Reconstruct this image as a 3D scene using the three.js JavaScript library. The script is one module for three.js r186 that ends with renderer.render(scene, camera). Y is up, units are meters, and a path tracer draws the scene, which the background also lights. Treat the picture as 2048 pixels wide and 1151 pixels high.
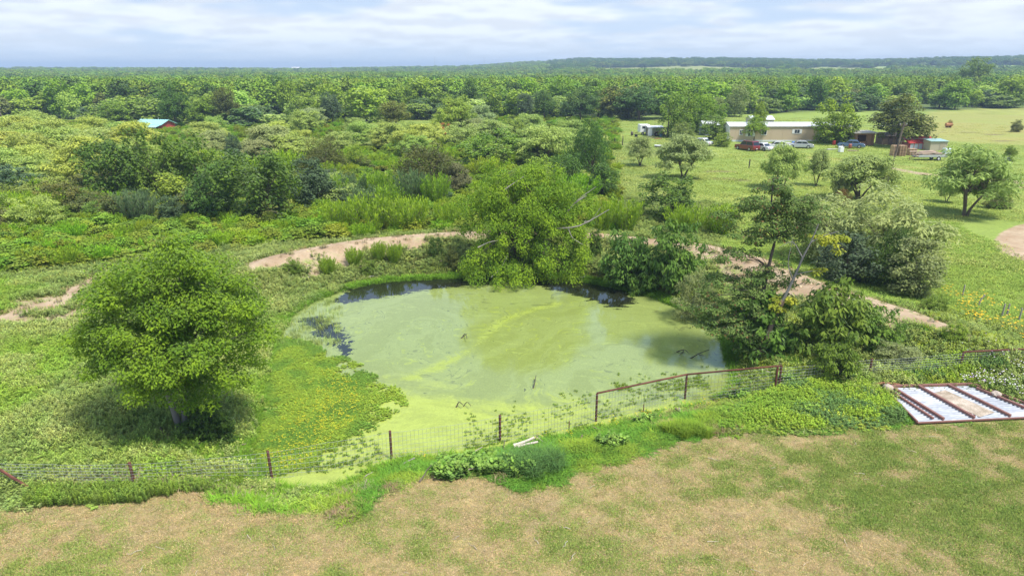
import * as THREE from 'three';
import { mergeGeometries } from 'three/addons/utils/BufferGeometryUtils.js';
import { RoundedBoxGeometry } from 'three/addons/geometries/RoundedBoxGeometry.js';

// ------------------------------------------------------------------ camera, sky, sun, exposure
const W = 1024, H = 575;
const CAM_Y = 14, PITCH = THREE.MathUtils.degToRad(17.7), FOCAL = 1365;      // focal length in pixels of a 2048 wide picture
const scene = new THREE.Scene();
const camera = new THREE.PerspectiveCamera(THREE.MathUtils.radToDeg(2 * Math.atan(575.5 / FOCAL)), W / H, 0.5, 9000);
camera.position.set(0, CAM_Y, 0);
camera.lookAt(0, CAM_Y - Math.sin(PITCH) * 100, -Math.cos(PITCH) * 100);
scene.add(camera);
const renderer = new THREE.WebGLRenderer({ antialias: true });
renderer.setSize(W, H);
renderer.toneMapping = THREE.LinearToneMapping;
renderer.toneMappingExposure = 1.68;
renderer.shadowMap.enabled = true;

const sun = new THREE.DirectionalLight(new THREE.Color(1.0, 0.955, 0.88), 3.2);
const SUN_DIR = new THREE.Vector3(0.38, 0.86, 0.30).normalize();
sun.position.copy(SUN_DIR).multiplyScalar(300); sun.position.z -= 60; sun.position.x += 10;
sun.target.position.set(10, 0, -60);
sun.castShadow = true; sun.shadow.radius = 22; sun.shadow.mapSize.set(4096, 4096);
Object.assign(sun.shadow.camera, { left: -220, right: 220, top: 220, bottom: -220, near: 10, far: 700 });
sun.name = 'sun'; scene.add(sun, sun.target);
scene.fog = new THREE.FogExp2(new THREE.Color(0.50, 0.66, 0.88), 0.00032);

// ------------------------------------------------------------------ random numbers and noise
function rng(seed) { let a = (seed * 2654435761) >>> 0; return () => { a = (a + 0x6D2B79F5) >>> 0; let t = a; t = Math.imul(t ^ (t >>> 15), t | 1); t ^= t + Math.imul(t ^ (t >>> 7), t | 61); return ((t ^ (t >>> 14)) >>> 0) / 4294967296; }; }
const NT = new Float32Array(65536); { const r = rng(77); for (let i = 0; i < 65536; i++) NT[i] = r(); }
function vn(x, y) { const xi = Math.floor(x), yi = Math.floor(y); let fx = x - xi, fy = y - yi; fx = fx * fx * (3 - 2 * fx); fy = fy * fy * (3 - 2 * fy);
  const x0 = xi & 255, x1 = (xi + 1) & 255, y0 = (yi & 255) << 8, y1 = ((yi + 1) & 255) << 8;
  const a = NT[y0 | x0], b = NT[y0 | x1], c = NT[y1 | x0], d = NT[y1 | x1]; return a + (b - a) * fx + (c - a) * fy + (a - b - c + d) * fx * fy; }
function fbm(x, y, o = 4) { let s = 0, a = 0.5, t = 0; for (let i = 0; i < o; i++) { s += a * vn(x, y); t += a; a *= 0.5; const nx = x * 1.62 - y * 1.18 + 17.3; y = x * 1.18 + y * 1.62 + 41.7; x = nx; } return s / t; }
const clamp = (v, a = 0, b = 1) => v < a ? a : v > b ? b : v;
const lerp = (a, b, t) => a + (b - a) * t;
const sst = (a, b, v) => { v = clamp((v - a) / (b - a)); return v * v * (3 - 2 * v); };
const mix3 = (a, b, t) => [a[0] + (b[0] - a[0]) * t, a[1] + (b[1] - a[1]) * t, a[2] + (b[2] - a[2]) * t];
const sc3 = (a, s) => [a[0] * s, a[1] * s, a[2] * s];

// ------------------------------------------------------------------ sky: thin bright clouds over pale blue
{
  const w = 3072, h = 1536, d = new Float32Array(w * h * 4);
  for (let j = 0; j < h; j++) {
    const el = ((j + 0.5) / h - 0.5) * Math.PI, dy = Math.sin(el), ch = Math.cos(el);
    for (let i = 0; i < w; i++) {
      const o = (j * w + i) * 4; d[o + 3] = 1;
      if (dy <= 0) { d[o] = 0.30; d[o + 1] = 0.34; d[o + 2] = 0.30; continue; }
      const az = ((i + 0.5) / w - 0.5) * 2 * Math.PI, x = Math.cos(az) * ch, z = Math.sin(az) * ch;
      const t = Math.pow(1 - dy, 3.2);                                   // towards the horizon
      const clear = [lerp(0.17, 0.62, t), lerp(0.36, 0.73, t), lerp(0.74, 0.85, t)];
      const k = 1 / (dy + 0.085), u = x * k, v = z * k;
      const big = fbm(u * 0.55 + 3.1, v * 0.55 + 8.2, 4), fine = fbm(u * 2.6 + 40, v * 2.6 + 7, 5);
      const hole = 0.15 * sst(0.10, 0.35, dy), cov = sst(0.37 + hole, 0.60 + hole, big * 0.60 + fine * 0.40 + 0.05);
      const fade = sst(0.004, 0.06, dy);
      const lit = lerp(0.90, 1.16, sst(0.34, 0.66, fbm(u * 3.1 + 11, v * 3.1 + 91, 4)));
      const cl = [0.84 * lit, 0.862 * lit, 0.89 * lit];
      for (let c = 0; c < 3; c++) d[o + c] = .745 * lerp(clear[c], lerp(clear[c], cl[c], 0.62 + 0.35 * dy), cov * (0.3 + 0.7 * fade));
    }
  }
  const sky = new THREE.DataTexture(d, w, h, THREE.RGBAFormat, THREE.FloatType);
  sky.mapping = THREE.EquirectangularReflectionMapping; sky.colorSpace = THREE.LinearSRGBColorSpace;
  sky.magFilter = sky.minFilter = THREE.LinearFilter; sky.needsUpdate = true;
  scene.background = sky; scene.environment = sky;
}

// ------------------------------------------------------------------ names and labels
const used = {};
function numbered(n) { const k = used[n] = (used[n] ?? -1) + 1; return k ? n + '_' + String(k).padStart(3, '0') : n; }
function thing(name, label, category, group) { const o = new THREE.Group(); o.name = numbered(name); o.userData = { label, category }; if (group) o.userData.group = group; scene.add(o); return o; }
function shadows(o) { o.castShadow = o.receiveShadow = true; return o; }
function part(name, geo, mat, parent) { const m = shadows(new THREE.Mesh(Array.isArray(geo) ? mergeGeometries(geo.map(g => g.index ? g.toNonIndexed() : g).map(g => { for (const k of Object.keys(g.attributes)) if (!['position', 'normal', 'uv'].includes(k)) g.deleteAttribute(k); return g; })) : geo, mat)); m.name = name; parent.add(m); return m; }
function single(name, geo, mat, label, category, group) { const m = part(numbered(name), geo, mat, scene); m.userData = { label, category }; if (group) m.userData.group = group; return m; }
function structure(name, geo, mat, label) { const m = shadows(new THREE.Mesh(geo, mat)); m.name = numbered(name); m.userData = { kind: 'structure' }; if (label) m.userData.label = label; scene.add(m); return m; }

// ------------------------------------------------------------------ the lie of the land
const SP = Math.sin(PITCH), CP = Math.cos(PITCH);
function ray(px, py) { const a = px - 1024, b = 575.5 - py; return [a, -SP * FOCAL + b * CP, -CP * FOCAL - b * SP]; }
function flat(px, py, y = 0) { const d = ray(px, py), t = (y - CAM_Y) / d[1]; return [d[0] * t, d[2] * t]; }
function depthOf(x, y, z) { return -(z * CP) + (CAM_Y - y) * SP; }
function pixel(x, y, z) { const dp = depthOf(x, y, z), up = (y - CAM_Y) * CP - z * SP * -1 * -1; return [1024 + FOCAL * x / dp, 575.5 - FOCAL * ((y - CAM_Y) * CP - z * SP * 1) / dp, dp]; }
const WATER = -1.0;
function catmull(pts, per, closed) { const c = new THREE.CatmullRomCurve3(pts.map(p => new THREE.Vector3(p[0], p[2] ?? 0, p[1])), closed, 'centripetal'); return c.getPoints(per).map(v => [v.x, v.z, v.y]); }
const pondPx = [[572, 652], [600, 618], [640, 598], [690, 580], [760, 566], [860, 559], [960, 556], [1060, 556], [1150, 562], [1230, 576], [1300, 594], [1360, 618], [1415, 650], [1448, 690], [1456, 725], [1466, 757], [1446, 789], [1402, 809], [1300, 829], [1190, 856], [1100, 876], [1000, 896], [900, 911], [800, 922], [740, 944], [690, 966], [630, 984], [560, 978], [505, 952], [498, 903], [516, 840], [530, 770], [545, 705]];
const POND = catmull(pondPx.map(p => flat(p[0], p[1], WATER)), 200, true).slice(0, 200);
const segD = (x, z, a, b) => { const ex = b[0] - a[0], ez = b[1] - a[1]; const t = clamp(((x - a[0]) * ex + (z - a[1]) * ez) / (ex * ex + ez * ez + 1e-9)); return [Math.hypot(x - a[0] - ex * t, z - a[1] - ez * t), t]; };
function inside(poly, x, z) { let c = false; for (let i = 0, j = poly.length - 1; i < poly.length; j = i++) if ((poly[i][1] > z) !== (poly[j][1] > z) && x < (poly[j][0] - poly[i][0]) * (z - poly[i][1]) / (poly[j][1] - poly[i][1]) + poly[i][0]) c = !c; return c; }
// a field sampled once on a grid and then looked up
function field(x0, x1, z0, z1, cell, f) { const nx = Math.ceil((x1 - x0) / cell) + 1, nz = Math.ceil((z1 - z0) / cell) + 1, a = new Float32Array(nx * nz); for (let j = 0; j < nz; j++) for (let i = 0; i < nx; i++) a[j * nx + i] = f(x0 + i * cell, z0 + j * cell);
  return (x, z) => { const u = clamp((x - x0) / cell, 0, nx - 1.001), v = clamp((z - z0) / cell, 0, nz - 1.001), i = u | 0, j = v | 0, fu = u - i, fv = v - j, k = j * nx + i; return (a[k] * (1 - fu) + a[k + 1] * fu) * (1 - fv) + (a[k + nx] * (1 - fu) + a[k + nx + 1] * fu) * fv; }; }
const pondD = field(-45, 45, -75, -6, 0.4, (x, z) => { let m = 1e9; for (let i = 0; i < POND.length; i++) m = Math.min(m, segD(x, z, POND[i], POND[(i + 1) % POND.length])[0]); return inside(POND, x, z) ? -m : m; });
const crestPx = [[500, 538, .3], [525, 524, 1.5], [600, 502, 2.3], [700, 484, 2.4], [800, 474, 1.9], [930, 468, 1.4], [1060, 467, 1.0], [1200, 472, 1.0], [1300, 479, 1.0], [1400, 491, 1.6], [1500, 518, 2.2], [1600, 562, 2.4], [1700, 594, 2.2], [1800, 628, 1.8], [1870, 655, 1.0], [1960, 690, .3]];
const CREST = catmull(crestPx.map(p => [...flat(p[0], p[1], 0.8), p[2]]), 70);
const trackPx = [[[-60, 640, 1.7], [0, 632, 1.7], [60, 618, 1.8], [110, 600, 1.7], [150, 580, 1.1], [215, 533, .45]], [[0, 645, .3], [100, 636, .8], [165, 618, .6]]];
const TRACKS = trackPx.map(t => catmull(t.map(p => [...flat(p[0], p[1], 0), p[2]]), 24));
const lineD = (line, x, z) => { let m = 1e9, w = 1; for (let i = 0; i + 1 < line.length; i++) { const [d, t] = segD(x, z, line[i], line[i + 1]); if (d < m) { m = d; w = lerp(line[i][2], line[i + 1][2], t); } } return [m, w]; };
const crestD = field(-60, 60, -75, -10, 0.5, (x, z) => lineD(CREST, x, z)[0]);
const dirtQ = field(-60, 60, -75, -10, 0.4, (x, z) => { let q = 9; for (const l of [CREST, ...TRACKS]) { const [d, w] = lineD(l, x, z); q = Math.min(q, d / Math.max(w, .05)); } return q; });
// edge of the mown lawn as z over x
const lawnPx = [[-300, 1040], [0, 1022], [130, 1012], [300, 992], [420, 962], [500, 975], [560, 1020], [690, 1046], [750, 1008], [830, 962], [900, 948], [960, 962], [1080, 975], [1170, 948], [1300, 905], [1420, 874], [1500, 868], [1700, 862], [1835, 862], [1850, 858], [2048, 846], [2500, 830]];
const LAWN = lawnPx.map(p => flat(p[0], p[1], -0.1)).sort((a, b) => a[0] - b[0]);
function lawnEdge(x) { let i = 0; while (i < LAWN.length - 2 && x > LAWN[i + 1][0]) i++; const a = LAWN[i], b = LAWN[i + 1]; return lerp(a[1], b[1], clamp((x - a[0]) / (b[0] - a[0]))); }
function table(t, v) { if (v <= t[0][0]) return t[0][1]; for (let i = 0; i + 1 < t.length; i++) if (v <= t[i + 1][0]) return lerp(t[i][1], t[i + 1][1], (v - t[i][0]) / (t[i + 1][0] - t[i][0])); return t[t.length - 1][1]; }
const AZ = px => Math.atan((px - 1024) / FOCAL * 1.02);
function height(x, z) {
  const r = Math.hypot(x, z), a = Math.atan2(x, -z);
  let h = (fbm(x * .045 + 5, z * .045 + 9, 3) - .5) * 0.9 * sst(26, 60, r) + (fbm(x * .5, z * .5, 2) - .5) * 0.08;
  if (r > 300) { const m = table([[-.7, .27], [-.3, .25], [-.08, .42], [.03, .72], [.1, .95], [.3, 1.0], [.44, .86], [.6, .98]], a) * (.92 + .16 * fbm(a * 9 + 3, 1.5, 3)); h += 38 * m * sst(620, 2200, r) + (fbm(x * .006, z * .006, 3) - .5) * 7 * sst(300, 700, r); }
  if (r < 90) {
    const c = crestD(x, z); h += 0.9 * Math.exp(-(c * c) / 5.5) * sst(75, 60, r);
    const d = pondD(x, z);
    if (d < 12) {
      const near = sst(-34, -27, z), wide = lerp(lerp(2.4, 6, sst(-4, -9, x)), 3.4, near);
      const k = d < 0 ? 0 : sst(0, wide, d + .25) ;
      h = d < 0 ? WATER - .12 - Math.min(.9, -d * .35) : lerp(WATER - .12, h, Math.max(sst(0, wide, d), Math.min(1, d / wide) * .8));
    }
  }
  return h;
}
function at(px, py) {                                                    // the point of the land that is seen there
  const d = ray(px, py), l = Math.hypot(d[0], d[2]); const s = d[1] / l, ux = d[0] / l, uz = d[2] / l; let r = 8, step = .5;
  for (; r < 5000; r += step) { step = Math.max(.3, r * .01); if (CAM_Y + s * r < Math.max(height(ux * r, uz * r), pondD(ux * r, uz * r) < 0 && r < 80 ? WATER : -99)) break; }
  let lo = r - step, hi = r; for (let i = 0; i < 22; i++) { const m = (lo + hi) / 2; if (CAM_Y + s * m < Math.max(height(ux * m, uz * m), pondD(ux * m, uz * m) < 0 && m < 80 ? WATER : -99)) hi = m; else lo = m; }
  return new THREE.Vector3(ux * hi, CAM_Y + s * hi, uz * hi);
}
function above(p, px, py) { const d = ray(px, py); return CAM_Y + d[1] / Math.hypot(d[0], d[2]) * Math.hypot(p.x, p.z); }   // height at p's distance seen at that pixel row
const metres = (p, pixels) => pixels / FOCAL * depthOf(p.x, p.y, p.z);

// ------------------------------------------------------------------ colours of the ground (albedo, linear)
const C = { straw: [.375, .29, .13], strawDark: [.22, .175, .08], lawn: [.19, .25, .048], lush: [.085, .20, .016], meadow: [.23, .30, .055], meadowDry: [.33, .31, .13], dirt: [.45, .34, .22], dirtRed: [.34, .225, .13], bank: [.17, .125, .06],
  pasture: [.24, .32, .05], gold: [.34, .30, .085], brush: [.15, .21, .035], mud: [.06, .05, .03], hill: [.25, .35, .075], woods: [.06, .085, .03] };
const lawnGreens = [[1640, 960, 3.2, 1.0], [1900, 968, .7, 1.3], [1760, 1000, 2.0, .8], [1180, 1090, 2.2, .8], [1990, 1060, 4, .55], [1930, 900, 4, .35], [330, 1130, 2.5, .5], [640, 1080, 2.4, .55], [90, 1120, 1.5, .3], [1330, 1010, 1.6, .4], [1450, 1000, 1.3, .4], [1180, 960, 1.6, .5]].map(g => [...flat(g[0], g[1]), g[2], g[3]]);
const lawnBrowns = [[1650, 1085, 5, 1.1], [60, 1060, 3, .6], [850, 995, 2.6, .9], [420, 1110, 1.5, .5], [1350, 1120, 4, .9], [1000, 1110, 4, .6], [1250, 980, 3, .5], [1480, 920, 3, .4]].map(g => [...flat(g[0], g[1]), g[2], g[3]]);
const antHill = flat(898, 1065), roadAt = at(2092, 478), roadC = [roadAt.x, roadAt.z];
function treeLine(a) { return table(TL, a); }
const TL = [[-200, 236], [0, 240], [150, 244], [300, 250], [450, 258], [600, 252], [750, 246], [870, 240], [1000, 240], [1200, 240], [1330, 238], [1410, 232], [1500, 228], [1700, 222], [1850, 221], [2048, 215], [2300, 212]].map(([px, py]) => { const [x, z] = flat(px, py); return [Math.atan2(x, -z), Math.hypot(x, z)]; });
const paths2 = [[[1700, 318, .6], [1800, 338, 1.0], [1870, 350, 1.1], [1960, 358, 1.3], [2060, 369, 1.6]], [[1960, 366, .5], [2060, 378, 1.0]]].map(t => catmull(t.map(p => [...flat(p[0], p[1], 0), p[2]]), 20));
const drive = catmull([[1400, 300, 2], [1470, 306, 3], [1580, 312, 2.5], [1700, 318, 2], [1850, 335, 1.2]].map(p => [...flat(p[0], p[1], 0), p[2]]), 20);
const mounds = [[1935, 264], [1985, 267], [2010, 279], [1440, 345], [1460, 362]].map(p => flat(p[0], p[1]));
const tyreTracks = [[[100, 1052], [660, 1046]], [[120, 1080], [680, 1072]], [[1560, 960], [1720, 1130]], [[1600, 955], [1790, 1130]]].map(t => t.map(p => flat(...p)));
function lawnGreen(x, z) { let g = .5 + (fbm(x * .42 + 3, z * .42, 4) - .5) * .42 + (fbm(x * 1.7 + 3, z * 2.3, 4) - .5) * .85 + (x - 2) * .002; for (const t of tyreTracks) g -= .22 * sst(.22, .05, segD(x, z, t[0], t[1])[0] + (vn(x * 1.3, z * 1.3) - .5) * .2) * sst(.35, .5, vn(x * .7 + 9, z * .7)); for (const q of lawnGreens) g += q[3] * .22 * Math.exp(-((x - q[0]) ** 2 * .55 + (z - q[1]) ** 2 * 1.6) / (q[2] * q[2])); for (const q of lawnBrowns) g -= q[3] * .12 * Math.exp(-((x - q[0]) ** 2 * .6 + (z - q[1]) ** 2) / (q[2] * q[2])); return g; }
function isLawn(x, z) { return z - lawnEdge(x) + (fbm(x * .8, z * .8 + 30, 3) - .5) * 1.5 + (fbm(x * 3, z * 3 + 30, 2) - .5) * .6; }
function dirtAmount(x, z) {
  const r = Math.hypot(x, z); let q = 0;
  if (r < 78) q = sst(1.55, .55, dirtQ(x, z) + (fbm(x * .8 + 50, z * .8, 4) - .5) * 1.9 + (fbm(x * 3.1, z * 3.1 + 20, 3) - .5) * 1.5);
  if (x > 20 && r < 110) { const e = Math.hypot((x - roadC[0] * z / roadC[1]) / 4.4, (z - roadC[1]) / 8.2); q = Math.max(q, sst(1.04, .95, e + (fbm(x * 2, z * 2, 3) - .5) * .1)); }
  if (x > 30 && r > 55 && r < 200) for (const l of paths2) { const [d, w] = lineD(l, x, z); q = Math.max(q, sst(1.3, .6, d / w + (fbm(x * .5, z * .5, 3) - .5) * 1.2) * .9); }
  return q;
}
function groundColor(x, z) {
  const r = Math.hypot(x, z), a = Math.atan2(x, -z);
  const n1 = fbm(x * .12 + 7, z * .12 + 3, 3), n2 = fbm(x * .8, z * .8, 4), n3 = vn(x * 5.1, z * 5.1), n4 = vn(x * 17 + 3, z * 17);
  let c;
  if (r > 230) {
    c = mix3(C.woods, C.brush, n1);
    if (r > 700) c = mix3(c, mix3(C.hill, C.gold, .5 * sst(.45, .6, fbm(x * .004, z * .004, 3))), sst(700, 900, r));
    const rt = treeLine(a); if (r < rt + 30) c = mix3(C.pasture, c, sst(rt - 6, rt + 10, r));
    if (a > .53 && r < rt) c = mix3(C.gold, C.pasture, .25 + .4 * n1);
  } else {
    const lw = r < 60 ? isLawn(x, z) : -9, pd = r < 90 ? pondD(x, z) : 50;
    if (lw > 0) {
      const g = lawnGreen(x, z) + (n3 - .5) * .30 + (n4 - .5) * .26;
      const straw = mix3(C.straw, C.strawDark, sst(.38, .72, n2 * .5 + n4 * .3 + n1 * .2));
      c = mix3(straw, mix3(C.lawn, C.lush, sst(.66, .9, g) * .45), sst(.34, .78, g) * .85);
      const rut = Math.abs(((x * .55 + z * .83) % 3.1 + 3.1) % 3.1 - 1.5); c = sc3(c, 1 + .10 * sst(.3, .1, rut) * n1);
      const ah = Math.hypot(x - antHill[0], (z - antHill[1])); c = mix3(c, C.dirtRed, sst(.45, .25, ah + (n3 - .5) * .25) * .8);
      const edge = sst(.55, .1, lw) * sst(.52, .62, fbm(x * .33 + 9, 4.2, 2) + (x > 3 && x < 9 ? .14 : 0)); c = mix3(c, sc3(C.dirt, .95), edge * .8);
    } else {
      const left = sst(-4, -9, x);
      const mead = mix3(C.meadow, C.meadowDry, sst(.42, .68, n2 * .6 + n1 * .4) * .8);
      const past = mix3(C.pasture, C.meadow, n2 * .8);
      const isPast = sst(.17, .25, a) * sst(48, 62, r);
      c = mix3(mead, past, isPast);
      c = mix3(c, C.brush, (1 - isPast) * sst(58, 66, r) * .8);
      if (a > -.2 && a < .2 && r > 150) c = mix3(c, C.pasture, .8);
      if (r < 40 && pd < 9) { const near = sst(-33, -28, z); c = mix3(c, C.lush, near * sst(-9, -6.5, x) * sst(14, 10, x) * .9); }
      if (pd < 3 && r < 80) c = mix3(c, mix3(C.bank, C.dirtRed, n2 * .6), sst(2.6, .4, pd) * (z < -34 ? .85 : .3));
      if (pd < .25 && r < 80) c = mix3(c, C.mud, sst(.25, -.1, pd));
      if (r > 120 && a > .35) { const [d, w] = lineD(drive, x, z); c = mix3(c, C.gold, sst(1.4, .5, d / w + (n2 - .5)) * .55); }
      if (a > .53 && r > 150) c = mix3(c, mix3(C.gold, C.pasture, n1 * .6), sst(168, 176, r + (n1 - .5) * 14));
      for (const m of mounds) if (r > 80) c = mix3(c, sc3(C.bank, 1.1), sst(1.8, .8, Math.hypot((x - m[0]) * .5, z - m[1]) + (n2 - .5)) * .8);
    }
  }
  const dq = r < 230 ? dirtAmount(x, z) : 0;
  if (dq > 0) c = mix3(c, mix3(mix3(C.dirt, C.dirtRed, sst(.38, .68, n2 * .7 + n4 * .3) * .8), C.bank, sst(.6, .8, n3 * .6 + n2 * .4) * (x > 21 ? .1 : .4)), dq);
  const f = .74 + .30 * n4 + .22 * n3;
  return [c[0] * f, c[1] * f, c[2] * f];
}
function groundTexture(x0, x1, z0, z1, w, h) {
  const d = new Uint8Array(w * h * 4), enc = v => { v = clamp(v); return Math.round(255 * (v <= .0031308 ? 12.92 * v : 1.055 * Math.pow(v, 1 / 2.4) - .055)); };
  for (let j = 0; j < h; j++) for (let i = 0; i < w; i++) { const c = groundColor(lerp(x0, x1, (i + .5) / w), lerp(z0, z1, (j + .5) / h)), o = (j * w + i) * 4; d[o] = enc(c[0]); d[o + 1] = enc(c[1]); d[o + 2] = enc(c[2]); d[o + 3] = 255; }
  const t = new THREE.DataTexture(d, w, h); t.colorSpace = THREE.SRGBColorSpace; t.magFilter = t.minFilter = THREE.LinearFilter; t.needsUpdate = true; return t;
}
const CLASS = ['lawn', 'meadow', 'dirt_track', 'pasture', 'dirt_road', 'grass_bank'];
function classify(x, z) { const r = Math.hypot(x, z), a = Math.atan2(x, -z); if (dirtAmount(x, z) > .5) return x > 21 && r < 200 && Math.hypot(x - roadC[0], z - roadC[1]) < 7 || r > 75 ? 4 : 2; if (r < 60 && isLawn(x, z) > 0) return 0; if (r < 80 && pondD(x, z) < 3.2) return 5; return a > .17 && r > 55 || r > 150 ? 3 : 1; }
function band(x0, x1, z0, z1, cell, tw, th, sink) {
  const nx = Math.round((x1 - x0) / cell), nz = Math.round((z1 - z0) / cell), pos = new Float32Array((nx + 1) * (nz + 1) * 3), uv = new Float32Array((nx + 1) * (nz + 1) * 2);
  for (let j = 0; j <= nz; j++) for (let i = 0; i <= nx; i++) { const k = j * (nx + 1) + i, x = lerp(x0, x1, i / nx), z = lerp(z0, z1, j / nz); pos.set([x, height(x, z) - (j === nz ? sink : 0), z], k * 3); uv.set([i / nx, j / nz], k * 2); }
  const idx = CLASS.map(() => []);
  for (let j = 0; j < nz; j++) for (let i = 0; i < nx; i++) { const k = j * (nx + 1) + i; idx[classify(lerp(x0, x1, (i + .5) / nx), lerp(z0, z1, (j + .5) / nz))].push(k, k + nx + 1, k + 1, k + 1, k + nx + 1, k + nx + 2); }
  const whole = new THREE.BufferGeometry(); whole.setAttribute('position', new THREE.BufferAttribute(pos, 3)); whole.setAttribute('uv', new THREE.BufferAttribute(uv, 2)); whole.setIndex([].concat(...idx.map(a => Array.from(a)))); whole.computeVertexNormals();
  const mat = new THREE.MeshStandardMaterial({ map: groundTexture(x0, x1, z0, z1, tw, th), roughness: 1 });
  idx.forEach((list, c) => { if (!list.length) return;
    const map = new Map(), p = [], n = [], t = [], ix = []; const N = whole.attributes.normal.array;
    for (const k of list) { if (!map.has(k)) { map.set(k, map.size); p.push(pos[k * 3], pos[k * 3 + 1], pos[k * 3 + 2]); n.push(N[k * 3], N[k * 3 + 1], N[k * 3 + 2]); t.push(uv[k * 2], uv[k * 2 + 1]); } ix.push(map.get(k)); }
    const g = new THREE.BufferGeometry(); g.setAttribute('position', new THREE.Float32BufferAttribute(p, 3)); g.setAttribute('normal', new THREE.Float32BufferAttribute(n, 3)); g.setAttribute('uv', new THREE.Float32BufferAttribute(t, 2)); g.setIndex(ix); structure(CLASS[c], g, mat); });
}
band(-27, 27, -28, -6, .25, 2048, 836, 0);
band(-62, 62, -68, -28 + .5, .45, 2048, 670, .05);
band(-190, 190, -232, -68 + 1, 1.7, 2048, 890, .12);
{ // the land out to the horizon, on rings; under the near sheets it lies deeper
  const rings = []; for (let r = 4; r < 230; r *= 1.25) rings.push(r); for (let r = 236; r < 5500; r *= 1.035) rings.push(r);
  const na = 300, pos = [], col = [], idx = [];
  rings.forEach((r, j) => { for (let i = 0; i <= na; i++) { const a = -1.5 + 3.0 * i / na, x = Math.sin(a) * r, z = -Math.cos(a) * r; const under = Math.abs(x) < 192 && z > -234; pos.push(x, height(x, z) - (under ? (r < 70 ? 2.2 : 1.2) : 0.05), z); const c = groundColor(x, z); col.push(...c); } });
  for (let j = 0; j + 1 < rings.length; j++) for (let i = 0; i < na; i++) { const k = j * (na + 1) + i; idx.push(k, k + 1, k + na + 1, k + 1, k + na + 2, k + na + 1); }
  const g = new THREE.BufferGeometry(); g.setAttribute('position', new THREE.Float32BufferAttribute(pos, 3)); g.setAttribute('color', new THREE.Float32BufferAttribute(col, 3)); g.setIndex(idx); g.computeVertexNormals();
  structure('hills', g, new THREE.MeshStandardMaterial({ vertexColors: true, roughness: 1 }));
}

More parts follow.
